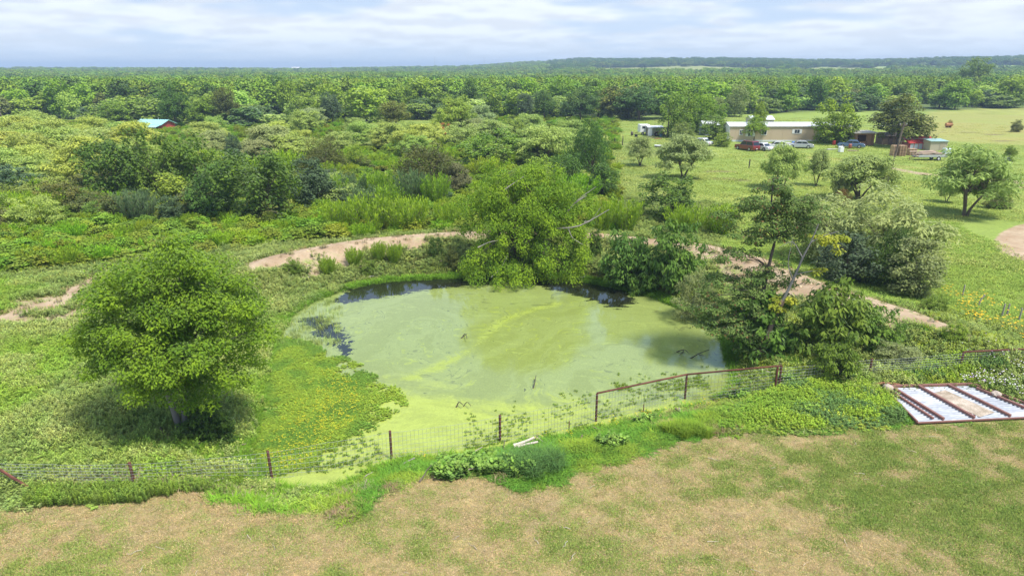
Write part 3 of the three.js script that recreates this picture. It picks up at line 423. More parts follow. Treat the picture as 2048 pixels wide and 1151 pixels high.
{
  const o = thing('leaning_tree', 'leaning pale grey half dead trunk with one yellow green leafy bough', 'tree'), A = heroAt(1514, 712), R = rng(14), M = A.m(1);
  const lb = (px, py, rx, ry, dz = 0) => { const q = A.L(px, py); return [q[0], q[1], dz, rx * M, ry * M, rx * M * .8]; };
  const cl = clumpsIn(R, [lb(1605, 478, 32, 10, .5), lb(1628, 486, 26, 12, .6), lb(1640, 472, 14, 7, .6), lb(1600, 545, 22, 10, .5), lb(1545, 600, 22, 12, .4)], 34, .24, { inner: .2 });
  part('trunk', mergeGeometries([limb([A.L(1514, 716, .4), A.L(1522, 680, .4), A.L(1532, 635, .4), A.L(1545, 595, .4)], .15, .12, 8)]), bark(.25, .17, .12), o);
  part('dead_limb', mergeGeometries([limb([A.L(1544, 600, .4), A.L(1560, 556, .4), A.L(1572, 515, .4), A.L(1584, 482, .4), A.L(1594, 446, .4)], .085, .025, 8), limb([A.L(1584, 482, .4), A.L(1604, 470, .5), A.L(1630, 462, .6)], .04, .015, 5), limb([A.L(1572, 512, .4), A.L(1552, 480, .2), A.L(1530, 492, .1)], .035, .012, 5), limb([A.L(1560, 556, .4), A.L(1545, 520, .5), A.L(1548, 470, .5)], .035, .012, 5), limb([A.L(1565, 545, .4), A.L(1590, 540, .5), A.L(1612, 542, .5)], .03, .012, 5)]), bark(.20, .19, .175), o);
  part('crown', foliage(R, cl, { a: [.24, .31, .02], b: [.50, .50, .04], n: 60, L: .15, W: .085, flat: .5, droop: .4 }), leafMat(), o);
  finish(o, A.p);
}
// ------------------------------------------------------------------ shrubs and trees round the pond
stand(1205, 1318, 470, 588, 'bigleaf', 'dark', 0, 'shrub', 'dark green big leaved shrub on the far bank, beside the willow', 'shrub', 0, [1.35, 1.45, 1.6]);
stand(1290, 1412, 458, 594, 'bigleaf', 'dark', 1, 'shrub', 'taller dark green big leaved shrub on the far bank where the water bends right', 'shrub', 0, [1.4, 1.45, 1.55]);
stand(1250, 1305, 552, 590, 'bigleaf', 'mid', 0, 'shrub', 'low leafy shrub at the waterline below the far bank shrubs', 'shrub', 0, [.8, .95, 1.2]);
stand(1172, 1204, 462, 520, 'bigleaf', 'dark', 0, 'shrub', 'narrow dark shrub between the willow and the dirt bank', 'shrub');
stand(1350, 1450, 548, 652, 'thicket', 'sage', 0, 'shrub', 'greyish sprawling shrub overhanging the right shore of the pond', 'shrub', 0, [.72, .72, .72]);
stand(1432, 1610, 585, 716, 'bigleaf', 'dark', 1, 'shrub', 'dense dark shrub around the foot of the leaning trunk', 'shrub', 0, [1.3, 1.4, 1.4]);
stand(1582, 1745, 575, 722, 'bigleaf', 'dark', 0, 'shrub', 'large dark shrub with reddish tips in front of the dirt bank', 'shrub', 0, [1.75, 1.5, 1.4]);
stand(1700, 1812, 618, 712, 'bigleaf', 'dark', 1, 'shrub', 'dark shrub at the right end of the bank shrubs, below the dirt track', 'shrub', 0, [1.5, 1.5, 1.45]);
stand(1630, 1722, 690, 772, 'bigleaf', 'mid', 1, 'shrub', 'rounded green shrub growing through the wire fence on the right', 'shrub', 0, [.8, .85, .9]);
stand(352, 456, 818, 888, 'bigleaf', 'dark', 1, 'shrub', 'dark broadleaf shrub at the foot of the large round meadow tree', 'shrub');
stand(1755, 1850, 690, 735, 'thicket', 'sage', 1, 'shrub', 'grey green weedy shrub just behind the fence near the roof panel', 'shrub', 0, [.8, .8, .8]);
stand(1600, 1790, 395, 530, 'thicket', 'sage', 0, 'mesquite_tree', 'feathery grey green mesquite, left half of the thicket beyond the dirt bank', 'tree');
stand(1690, 1925, 385, 545, 'thicket', 'sage', 1, 'mesquite_tree', 'feathery pale mesquite with the broadest crown in the thicket beyond the dirt bank', 'tree', 0, [1.08, 1.06, 1]);
stand(1640, 1775, 470, 572, 'bush', 'blue', 0, 'shrub', 'dark bushy shrub low in the front of the mesquite thicket', 'shrub', 0, [.8, .8, .75]);
stand(1720, 1830, 462, 570, 'cedar', 'dark', 0, 'cedar_tree', 'dark cedar in the middle of the mesquite thicket', 'tree');
stand(1780, 1915, 485, 595, 'bush', 'sage', 1, 'shrub', 'olive grey rounded shrub at the right end of the mesquite thicket', 'shrub', 0, [.75, .75, .7]);
[[690, 728, 492, 528, 'broom', 'broom', 'small bright broom on the inner slope, below the left end of the dirt bank'], [742, 776, 480, 520, 'broom', 'broom', 'bright broom on the inner slope, left one of two side by side'], [772, 806, 484, 524, 'broom', 'broom', 'bright broom on the inner slope, right one of two side by side'], [712, 750, 520, 552, 'bush', 'mid', 'small dark bush on the inner slope just above the far waterline'], [856, 884, 478, 518, 'bush', 'dark', 'dark upright bush on the inner slope left of the willow'], [640, 676, 512, 548, 'broom', 'broom', 'small broom at the left end of the inner slope'], [888, 925, 500, 545, 'bush', 'olive', 'olive bush at the left skirt of the willow'], [560, 600, 520, 556, 'bush', 'mid', 'low leafy bush at the left tip of the dirt bank'], [1850, 1900, 590, 630, 'bush', 'mid', 'dark low bush above the yellow flowers on the right'], [1890, 1945, 650, 690, 'bush', 'bright', 'leafy bush beside the yellow flowers, left of the fence rail']].forEach(([l, q, t, b, k, pal, lab], i) => stand(l, q, t, b, k, pal, i % 2, 'shrub', lab, 'shrub', 0, pal === 'broom' ? [.95, .95, 1] : [.9, .95, .9]));
// broom shrubs in the strip behind the dirt bank
stand(648, 722, 398, 462, 'broom', 'broom', 0, 'broom_shrub', 'leftmost bright broom shrub of the row behind the dirt bank', 'shrub');
stand(692, 790, 388, 462, 'broom', 'broom', 1, 'broom_shrub', 'second bright broom shrub from the left behind the dirt bank', 'shrub');
stand(765, 862, 392, 462, 'broom', 'broom', 2, 'broom_shrub', 'third bright broom shrub from the left behind the dirt bank', 'shrub');
stand(864, 928, 402, 460, 'broom', 'broom', 0, 'broom_shrub', 'small upright broom shrub standing just left of the willow', 'shrub');
stand(1168, 1230, 402, 466, 'broom', 'broom', 1, 'broom_shrub', 'broom shrub immediately right of the willow crown', 'shrub');
stand(1208, 1282, 398, 464, 'broom', 'broom', 2, 'broom_shrub', 'broom shrub left of the dark round shrub behind the bank', 'shrub');
stand(1328, 1408, 408, 464, 'broom', 'broom', 0, 'broom_shrub', 'broom shrub right of the dark round shrub behind the bank', 'shrub');
stand(1395, 1475, 408, 466, 'broom', 'broom', 1, 'broom_shrub', 'rightmost broom shrub, behind the tall sparse tree', 'shrub');
[[668, 738, 344, 402], [722, 800, 340, 400], [640, 700, 352, 410], [790, 862, 338, 408], [838, 905, 346, 412], [748, 830, 366, 412], [690, 770, 372, 415]].forEach((q, i) => stand(...q, 'broom', i % 3 ? 'broom' : 'blue', i % 3, 'broom_shrub', 'broom shrub above the broom row', 'shrub', 'broom shrubs on the slope', i % 3 ? [.85, .95, 1] : [1.3, 1.35, 1]));
// dark group on the left and the trees of the middle distance
stand(148, 282, 282, 420, 'bush', 'dark', 0, 'oak_tree', 'dark green leafy tree at the left end of the dense group beyond the meadow', 'tree', 0, [1.15, 1.2, 1]);
stand(248, 372, 262, 412, 'bush', 'mid', 0, 'oak_tree', 'tall dark tree in the middle of the dense group beyond the meadow', 'tree', 0, [.7, .8, .9]);
stand(330, 452, 268, 408, 'bush', 'mid', 1, 'oak_tree', 'tall green tree at the back right of the dense group beyond the meadow', 'tree', 0, [.72, .85, .8]);
stand(360, 466, 330, 446, 'bush', 'dark', 1, 'shrub', 'blue green bushy shrub squeezed against the round dark tree at the meadow edge', 'shrub', 0, [1.2, 1.35, 1.6]);
stand(424, 588, 306, 456, 'bush', 'dark', 0, 'oak_tree', 'large round dark tree standing at the edge of the meadow', 'tree', 0, [1.15, 1.15, .9]);
stand(240, 322, 376, 446, 'broom', 'blue', 1, 'shrub', 'pale blue green shrub in front of the dense dark group', 'shrub', 0, [1.3, 1.3, 1.1]);
stand(310, 372, 392, 450, 'bush', 'blue', 1, 'shrub', 'dark low shrub between the pale shrub and the round dark tree', 'shrub', 0, [.95, 1, .85]);
stand(564, 668, 316, 424, 'bush', 'blue', 0, 'oak_tree', 'blue green bushy tree just right of the round dark tree', 'tree', 0, [.85, .9, .8]);
stand(610, 672, 344, 414, 'bush', 'blue', 1, 'shrub', 'blue green shrub at the left foot of the broom slope', 'shrub');
stand(600, 702, 276, 352, 'cedar', 'olive', 0, 'cedar_tree', 'olive brown cedar above the blue green bushy tree', 'tree');
stand(692, 734, 290, 342, 'bush', 'bright', 0, 'shrub', 'bright yellow green shrub right beside the olive brown cedar', 'shrub');
stand(454, 486, 268, 330, 'oak', 'blue', 1, 'oak_tree', 'slender blue green sapling among yellow mesquites', 'tree');
stand(484, 572, 258, 312, 'mesquite', 'yellow', 0, 'mesquite_tree', 'yellowish mesquite with visible forked trunk above the round dark tree', 'tree');
stand(575, 634, 262, 310, 'mesquite', 'yellow', 1, 'mesquite_tree', 'yellowish mesquite left of the olive brown cedar', 'tree');
stand(788, 940, 296, 388, 'cedar', 'olive', 1, 'cedar_tree', 'wide dark juniper left of the willow top', 'tree', 0, [.8, .8, .9]);
stand(880, 948, 328, 392, 'mesquite', 'sage', 2, 'dead_shrub', 'mostly bare grey branched shrub beside the wide juniper', 'shrub', 0, [.6, .52, .62], BARK_DEAD);
stand(914, 1044, 264, 336, 'bush', 'mid', 0, 'oak_tree', 'rounded green oak in the middle distance above the willow', 'tree', 0, [.95, 1.15, .7]);
stand(1136, 1226, 250, 360, 'cedar', 'dark', 1, 'cedar_tree', 'tall pointed dark tree behind the willow, right side', 'tree', 0, [1.05, 1.2, 1.5]);
stand(1096, 1172, 310, 388, 'bush', 'dark', 0, 'oak_tree', 'dark bushy tree between willow and the tall pointed tree', 'tree', 0, [1.1, 1.25, 1.1]);
stand(1158, 1250, 328, 402, 'bush', 'dark', 1, 'oak_tree', 'dark round bushy tree in front of the tall pointed tree', 'tree', 0, [1.1, 1.2, 1.1]);
stand(1036, 1150, 256, 334, 'mesquite', 'pale', 0, 'mesquite_tree', 'pale feathery mesquite left of the tall pointed tree', 'tree');
stand(1004, 1056, 236, 275, 'bush', 'bright', 1, 'shrub', 'small yellow green tree above the rounded oak', 'tree');
stand(1276, 1402, 350, 448, 'bush', 'mid', 1, 'oak_tree', 'dark round bushy tree behind the broom strip, right of centre', 'tree', 0, [.62, .75, .8]);
stand(756, 826, 204, 262, 'oak', 'olive', 0, 'oak_tree', 'round olive tree on a bare trunk at the green clearing', 'tree', 0, [1.3, 1.3, 1]);
stand(868, 954, 194, 274, 'mesquite', 'pale', 1, 'oak_tree', 'tall pale tree with reddish dead boughs beside the clearing', 'tree', 0, [.85, .9, .5], BARK_RED);
stand(876, 906, 246, 278, 'thicket', 'sage', 1, 'dead_shrub', 'small rusty brown dead shrub at the clearing', 'shrub', 0, [1.6, .42, .5], BARK_RED);
stand(886, 962, 246, 290, 'thicket', 'pale', 0, 'mesquite_tree', 'pale whitish mesquite right of the rusty dead shrub', 'tree', 0, [1.1, 1.08, 1.2]);
stand(796, 850, 244, 292, 'mesquite', 'pale', 2, 'mesquite_tree', 'small pale mesquite on dark stems in the clearing', 'tree');
stand(680, 760, 244, 294, 'mesquite', 'pale', 0, 'mesquite_tree', 'pale rounded mesquite left of the clearing', 'tree', 0, [.9, 1, .8]);
stand(950, 1030, 238, 285, 'mesquite', 'pale', 1, 'mesquite_tree', 'pale mesquite directly behind the rounded oak', 'tree', 0, [1, 1, 1.1]);
// pasture trees
stand(1252, 1310, 276, 332, 'mesquite', 'sage', 1, 'mesquite_tree', 'small mesquite alone in the pasture below the junk pile', 'tree', 0, [.95, .98, .9]);
stand(1310, 1426, 272, 358, 'mesquite', 'sage', 0, 'mesquite_tree', 'broad grey green mesquite in the pasture in front of the utility pole', 'tree', 0, [.95, 1, .95]);
stand(1346, 1396, 246, 282, 'bush', 'bright', 0, 'shrub', 'light green round shrub beside the parked cars', 'shrub', 0, [.9, .85, 2]);
stand(1522, 1610, 292, 380, 'mesquite', 'sage', 2, 'mesquite_tree', 'mesquite with one crooked leaning trunk in the pasture', 'tree', 0, [1, 1.12, .7]);
stand(1604, 1664, 302, 372, 'mesquite', 'sage', 1, 'mesquite_tree', 'thin grey mesquite second in the pasture row from the left', 'tree', 0, [.95, 1, .85]);
stand(1652, 1794, 312, 402, 'mesquite', 'sage', 0, 'mesquite_tree', 'low wide mesquite in front of the leaning utility pole', 'tree', 0, [1, 1.06, .8]);
stand(1846, 2030, 300, 434, 'mesquite', 'sage', 1, 'mesquite_tree', 'large spreading mesquite on a single trunk beside the dirt road', 'tree', 0, [.9, 1.05, .7]);
stand(1870, 1920, 350, 405, 'mesquite', 'sage', 2, 'mesquite_tree', 'slim mesquite half hidden left of the large spreading one', 'tree', 0, [.9, 1, .7]);
stand(1975, 2030, 385, 418, 'bush', 'olive', 1, 'shrub', 'low dark shrub near the dirt road bend', 'shrub');
stand(1668, 1702, 378, 412, 'cedar', 'olive', 0, 'dead_shrub', 'small brown dead looking cedar under the low wide mesquite', 'shrub', 0, [1.3, .7, .8]);
stand(1228, 1330, 176, 240, 'oak', 'dark', 1, 'oak_tree', 'broad dark oak at the tree line left of the utility pole', 'tree', 0, [1, 1.2, 1.3]);
stand(1316, 1398, 184, 276, 'bush', 'mid', 0, 'oak_tree', 'green tree directly behind the utility pole', 'tree', 0, [.85, .95, .7]);
stand(1362, 1436, 180, 264, 'bush', 'mid', 1, 'oak_tree', 'bright green tree between the pole and the mobile home', 'tree', 0, [1.1, 1.25, .8]);
stand(1388, 1452, 200, 268, 'bush', 'mid', 1, 'oak_tree', 'full green tree behind the bushes left of the mobile home', 'tree', 0, [1, 1.15, .8]);
stand(1396, 1470, 232, 280, 'bush', 'bright', 1, 'oak_tree', 'low green leafy tree crowding the left end of the mobile home', 'tree', 0, [.7, .8, .8]);
stand(1482, 1536, 232, 284, 'oak', 'bright', 0, 'oak_tree', 'bright young tree in front of the mobile home, hiding one window', 'tree', 0, [.9, 1, .7]);
stand(1500, 1534, 206, 262, 'oak', 'bright', 1, 'oak_tree', 'bright tree top rising behind the mobile home roof', 'tree');
stand(1432, 1472, 266, 294, 'bush', 'bright', 0, 'shrub', 'bright low shrub at the corner of the mobile home', 'shrub');
stand(1634, 1730, 195, 290, 'bush', 'bright', 1, 'oak_tree', 'vivid yellow green tree at the right end of the mobile home', 'tree', 0, [.9, .95, .6]);
stand(1676, 1716, 248, 290, 'bush', 'mid', 0, 'shrub', 'green shrub under the vivid yellow green tree', 'shrub');
stand(1738, 1864, 193, 294, 'oak', 'olive', 1, 'oak_tree', 'big dark olive oak behind the sheds', 'tree', 0, [.95, 1, .9]);
stand(2024, 2052, 240, 264, 'bush', 'olive', 1, 'shrub', 'lone shrub in the golden field at the right edge', 'shrub');
stand(1893, 1906, 240, 255, 'cedar', 'olive', 0, 'shrub', 'small reddish shrub in the golden field', 'shrub', 0, [1.8, .9, .8]);
stand(1868, 1876, 248, 255, 'bush', 'mid', 0, 'shrub', 'tiny green shrub in the golden field', 'shrub');
stand(2008, 2032, 292, 322, 'oak', 'mid', 1, 'sapling', 'thin sapling beside the black machine in the pasture', 'tree');
stand(1660, 1702, 352, 402, 'mesquite', 'sage', 2, 'mesquite_tree', 'thin dark stemmed mesquite under the low wide crown', 'tree', 0, [.8, .8, .8]);
// prominent trees of the tree line
stand(176, 250, 202, 250, 'bush', 'bright', 0, 'oak_tree', 'vivid green rounded tree left of the teal roofed cabin', 'tree', 0, [.8, .95, .7]);
stand(318, 382, 166, 256, 'oak', 'dark', 0, 'oak_tree', 'tall dark tree rising right behind the teal roofed cabin', 'tree', 0, [1.15, 1.3, 1.2]);
stand(370, 436, 194, 258, 'bush', 'mid', 1, 'oak_tree', 'light green tree to the right of the teal roofed cabin', 'tree', 0, [1.05, 1.15, .8]);
stand(428, 482, 178, 256, 'oak', 'olive', 0, 'oak_tree', 'dark tree second right of the teal roofed cabin', 'tree', 0, [.9, .95, .9]);
stand(566, 648, 188, 254, 'bush', 'bright', 1, 'oak_tree', 'bright yellow green tree in the left tree line', 'tree', 0, [.8, .88, .7]);
stand(640, 690, 186, 252, 'oak', 'blue', 1, 'oak_tree', 'pale topped dark tree right of the bright yellow green one', 'tree', 0, [1.1, 1.1, 1]);
stand(1030, 1072, 188, 242, 'oak', 'blue', 0, 'oak_tree', 'grey topped tree, left of three dark trees at the pasture end', 'tree', 0, [.9, .9, .9]);
stand(1064, 1114, 182, 242, 'oak', 'dark', 1, 'oak_tree', 'dark tree, middle of three dark trees at the pasture end', 'tree', 0, [1.1, 1.15, 1.4]);
stand(1122, 1200, 175, 242, 'oak', 'dark', 0, 'oak_tree', 'widest dark tree, right of three dark trees at the pasture end', 'tree', 0, [1.1, 1.15, 1.4]);
stand(1448, 1498, 164, 234, 'bush', 'sage', 0, 'oak_tree', 'tall tree draped in pale vines behind the mobile home', 'tree', 0, [.8, .85, .75]);
stand(1418, 1454, 196, 234, 'bush', 'sage', 1, 'oak_tree', 'smaller vine draped tree behind the mobile home', 'tree', 0, [.95, 1, .85]);
stand(1900, 1976, 118, 190, 'oak', 'mid', 0, 'oak_tree', 'tallest green tree rising over the right woodland', 'tree', 0, [1, 1.05, 1.3]);

// ------------------------------------------------------------------ groups of alike plants
const polar = (a, r) => ({ x: Math.sin(a) * r, z: -Math.cos(a) * r });
function rOf(py) { const q = flat(1024, py); return Math.hypot(...q); }
{ // mesquite thicket on the left
  const R = rng(31);
  for (let k = 0; k < 42; k++) { const px = -40 + 335 * R() ** .9, r = lerp(rOf(338), rOf(252), (k + R()) / 42), p = polar(AZ(px), r);
    if (Math.hypot(p.x - at(310, 262).x, p.z - at(310, 262).z) < 9) continue;
    const w = 6.5 + 4 * R(), pal = R() < .35 ? 'yellow' : 'pale'; plant('mesquite', pal, Math.floor(R() * 3), p, w, w * (.55 + .15 * R()), R() * 6.28, 'mesquite_tree', 'pale feathery mesquite of the left thicket', 'tree', 'pale mesquites of the left thicket', [.95 + .15 * R(), .95 + .12 * R(), .8 + .3 * R()]); }
  for (let k = 0; k < 30; k++) { const px = 430 + 560 * R(), r = lerp(rOf(322), rOf(252), R()), p = polar(AZ(px), r); if (px > 735 && px < 880 && r > rOf(292)) continue;
    const w = 5 + 4 * R(), pal = R() < .3 ? 'yellow' : R() < .5 ? 'sage' : 'pale'; plant('mesquite', pal, Math.floor(R() * 3), p, w, w * (.55 + .2 * R()), R() * 6.28, 'mesquite_tree', 'small pale mesquite of the bushy centre left', 'tree', 'pale mesquites of the middle distance', [.9 + .15 * R(), .95 + .12 * R(), .8 + .3 * R()]); }
  for (let k = 0; k < 12; k++) { const px = 1030 + 130 * R(), r = lerp(rOf(330), rOf(250), R()), p = polar(AZ(px), r), w = 5 + 3 * R(); plant('mesquite', 'pale', Math.floor(R() * 3), p, w, w * .62, R() * 6.28, 'mesquite_tree', 'pale mesquite left of the open pasture', 'tree', 'pale mesquites beside the pasture', [.95, 1, .95]); }
}
{ // shrubs at the meadow edge and in the brush
  const R = rng(32);
  for (let k = 0; k < 22; k++) { const px = -30 + k * 13.2 + R() * 10, py = 424 + 26 * R(), p = at(px, Math.min(py, 452)), w = 3.2 + 2 * R(), kind = R() < .35 ? 'broom' : 'bush';
    plant(kind, kind === 'broom' ? 'broom' : R() < .5 ? 'mid' : 'olive', Math.floor(R() * 2), p, w, w * (.5 + .3 * R()), R() * 6.28, 'shrub', 'low shrub along the far edge of the meadow', 'shrub', 'low shrubs along the meadow edge', [.95 + .2 * R(), 1 + .2 * R(), .8 + .3 * R()]); }
  for (let k = 0; k < 60; k++) { const px = -30 + 620 * R(), r = lerp(rOf(425), rOf(318), R()), p = polar(AZ(px), r), w = 3 + 3.2 * R(), t = R(), kind = t < .3 ? 'broom' : t < .5 ? 'thicket' : 'bush';
    plant(kind, kind === 'broom' ? 'broom' : kind === 'thicket' ? 'pale' : ['mid', 'olive', 'bright', 'blue'][Math.floor(R() * 4)], Math.floor(R() * 2), p, w, w * (.45 + .3 * R()), R() * 6.28, 'shrub', 'brush shrub of the left slope', 'shrub', 'brush on the left slope', [.9 + .25 * R(), .95 + .2 * R(), .8 + .3 * R()]); }
  for (let k = 0; k < 44; k++) { const px = 600 + 560 * R(), r = lerp(rOf(410), rOf(300), R()), p = polar(AZ(px), r), w = 2.8 + 3 * R(), t = R(), kind = t < .35 ? 'broom' : t < .5 ? 'thicket' : 'bush';
    plant(kind, kind === 'broom' ? 'broom' : kind === 'thicket' ? 'pale' : ['mid', 'olive', 'bright', 'blue'][Math.floor(R() * 4)], Math.floor(R() * 2), p, w, w * (.45 + .3 * R()), R() * 6.28, 'shrub', 'brush shrub of the central slope', 'shrub', 'brush on the central slope', [.9 + .25 * R(), .95 + .2 * R(), .8 + .3 * R()]); }
}
{ // the woodland: the nearest trees one by one, the rest as one mass
  const R = rng(33), spots = [], free = (x, z, d) => spots.every(s => (s[0] - x) ** 2 + (s[1] - z) ** 2 > d * d);
  const zone = a => a < -.22 ? 'left' : a < .13 ? 'middle' : 'right';
  let n = 0;
  for (let tries = 0; tries < 6000 && n < 230; tries++) {
    const a = -.72 + 1.44 * R(), rt = treeLine(a), r = rt + 2 + 85 * R() ** 1.3, p = polar(a, r); if (!free(p.x, p.z, 6.5)) continue; spots.push([p.x, p.z]); n++;
    const t = R(), pal = t < .24 ? 'dark' : t < .52 ? 'mid' : t < .76 ? 'bright' : t < .92 ? 'pale' : 'olive', w = 6 + 8 * R(), h = 4.5 + 8 * R() ** 1.3;
    const word = { dark: 'dark green', mid: 'green', bright: 'bright green', pale: 'pale green', olive: 'olive green' }[pal];
    plant('far', pal, Math.floor(R() * 2), p, w, pal === 'pale' ? h * .7 : h, R() * 6.28, 'woodland_tree', `${word} tree of the ${zone(a)} woodland edge`, 'tree', `${word} trees of the ${zone(a)} woodland`, [[1.0, 1.06, .9], [1.2, 1.25, 1], [1.1, 1.3, .8], [1.3, 1.3, 1.2]][Math.floor(R() * 4)]);
  }
  const pals = ['wood', 'dark', 'mid', 'bright', 'mid', 'wood'], lists = pals.map(() => []);
  const inPoly = q => p => inside(q, p[0], p[1]);
  const fields = [[[1180, 137], [1400, 132], [1545, 138], [1560, 148], [1390, 152], [1190, 150]], [[1580, 140], [1640, 134], [1770, 137], [1770, 152], [1610, 152]], [[1740, 133], [1880, 131], [2100, 131], [2100, 142], [1900, 141], [1760, 142]]].map(inPoly);
  for (let tries = 0; tries < 60000; tries++) {
    const a = -.85 + 1.7 * R(), rt = treeLine(a), r = rt + 60 + (Math.exp(R() * 2.9) - 1) / (Math.exp(2.9) - 1) * 3600, p = polar(a, r), near = r < 900;
    if (tries > 26000 && r < 700) continue;
    if (near && !lists.slice(0, 1) ) continue;
    const y = height(p.x, p.z), q = pixel(p.x, y, p.z);
    if (fields.some(f => f(q)) ) continue;
    if (r > 1000 && a < .02 && fbm(p.x * .004, p.z * .004, 3) > .62) continue;
    const f = sst(250, 1500, r), patch = fbm(p.x * .012 + 4, p.z * .012, 3), k = a > .05 && r > 1150 ? (R() < .8 ? 1 : 0) : clamp(Math.floor((patch - .28) * 2.3 * pals.length + (R() - .5) * 3), 0, pals.length - 1);
    const w = lerp(9, 17, f) * (.7 + .6 * R()), h = lerp(8.5, 9, f) * (.5 + .9 * R());
    lists[k].push([p.x, y - .4, p.z, w, h, R() * 6.28, (k === 3 ? .7 : 1) * (1.0 + .25 * R()), (k === 3 ? .75 : 1) * (1.1 + .25 * R()), .9 + .4 * R()]);
  }
  // thin rows of bushes dividing the fields, and scattered trees on them
  const M4 = new THREE.Matrix4(), Q = new THREE.Quaternion(), E = new THREE.Euler(), V = new THREE.Vector3(), S = new THREE.Vector3(), CC = new THREE.Color();
  lists.forEach((list, k) => { const im = shadows(new THREE.InstancedMesh(proto('far', pals[k], k % 2).crown, PLAIN, list.length)); im.name = numbered('woodland'); im.userData = { kind: 'stuff', label: `distant woodland canopy reaching to the horizon, ${['green', 'dark green', 'mid green', 'bright green', 'mid green', 'green'][k]} trees`, category: 'woodland' };
    list.forEach((q, i) => { M4.compose(V.set(q[0], q[1], q[2]), Q.setFromEuler(E.set(0, q[5], 0)), S.set(q[3], q[4], q[3])); im.setMatrixAt(i, M4); im.setColorAt(i, CC.setRGB(q[6], q[7], q[8])); }); scene.add(im); });
}

// each member of a group is told by its row and its place in that row
{
  const G = {}, ORD = ['first', 'second', 'third', 'fourth', 'fifth', 'sixth', 'seventh', 'eighth', 'ninth', 'tenth', 'eleventh', 'twelfth'], ROW = ['nearest', 'second', 'third', 'fourth', 'fifth', 'sixth', 'seventh'];
  for (const o of scene.children) if (o.userData.group && o.isGroup) (G[o.userData.group] ??= []).push(o);
  for (const list of Object.values(G)) {
    list.sort((a, b) => Math.hypot(a.position.x, a.position.z) - Math.hypot(b.position.x, b.position.z));
    const rows = Math.ceil(list.length / 9), per = Math.ceil(list.length / rows);
    for (let r = 0; r < rows; r++) { const row = list.slice(r * per, (r + 1) * per).sort((a, b) => a.position.x / -a.position.z - b.position.x / -b.position.z); row.forEach((o, i) => { o.userData.label += `, ${rows > 1 ? (r === rows - 1 ? 'farthest' : ROW[r]) + ' row, ' : ''}${ORD[i]} from the left`; }); }
  }
}

// ------------------------------------------------------------------ materials of made things
const std = (c, r = .7, m = 0, extra = {}) => new THREE.MeshStandardMaterial({ color: lin(...c), roughness: r, metalness: m, ...extra });
function blotch(w, h, f, colA, colB, o = 4, gain = 1) { return noiseTexture(w, h, (u, v) => { const t = clamp((fbm(u * f[0], v * f[1], o) - .5) * 2.2 * gain + .5), k = .9 + .2 * vn(u * f[0] * 9, v * f[1] * 9); return mix3(colA, colB, t).map(x => x * k); }); }
const RUSTMAP = blotch(128, 128, [9, 9], [.30, .17, .13], [.52, .32, .25]);
const RUST = new THREE.MeshStandardMaterial({ map: RUSTMAP, roughness: .85 }), RUSTRED = new THREE.MeshStandardMaterial({ map: blotch(128, 128, [8, 20], [.47, .31, .28], [.62, .45, .40]), roughness: .75 });
const WIRE = std([.36, .38, .36], .5, .2), GLASS = std([.03, .04, .05], .08), TYRE = std([.02, .02, .022], .9), RIM = std([.5, .5, .52], .35, .6), WHITE = std([.78, .78, .77], .6), WOODPOLE = new THREE.MeshStandardMaterial({ map: blotch(64, 256, [6, 22], [.36, .31, .27], [.52, .47, .42]), roughness: .95 });
const box = (w, h, d, x = 0, y = 0, z = 0, ry = 0, rx = 0, rz = 0) => { const g = new THREE.BoxGeometry(w, h, d); if (rx) g.rotateX(rx); if (rz) g.rotateZ(rz); if (ry) g.rotateY(ry); return g.translate(x, y, z); };
const rbox = (w, h, d, r, x = 0, y = 0, z = 0) => new RoundedBoxGeometry(w, h, d, 2, r).translate(x, y, z);
const cyl = (r0, r1, h, x = 0, y = 0, z = 0, n = 12) => new THREE.CylinderGeometry(r1, r0, h, n).translate(x, y + h / 2, z);
const rod = (a, b, r, n = 8) => { const A = new THREE.Vector3(...a), B = new THREE.Vector3(...b), d = B.clone().sub(A), L = d.length(); const g = new THREE.CylinderGeometry(r, r, L, n); g.translate(0, L / 2, 0); g.applyQuaternion(new THREE.Quaternion().setFromUnitVectors(UP, d.normalize())); return g.translate(...a); };
const on = (o, p, turn = 0, dy = 0) => { o.position.set(p.x, height(p.x, p.z) + dy, p.z); o.rotation.y = turn; return o; };

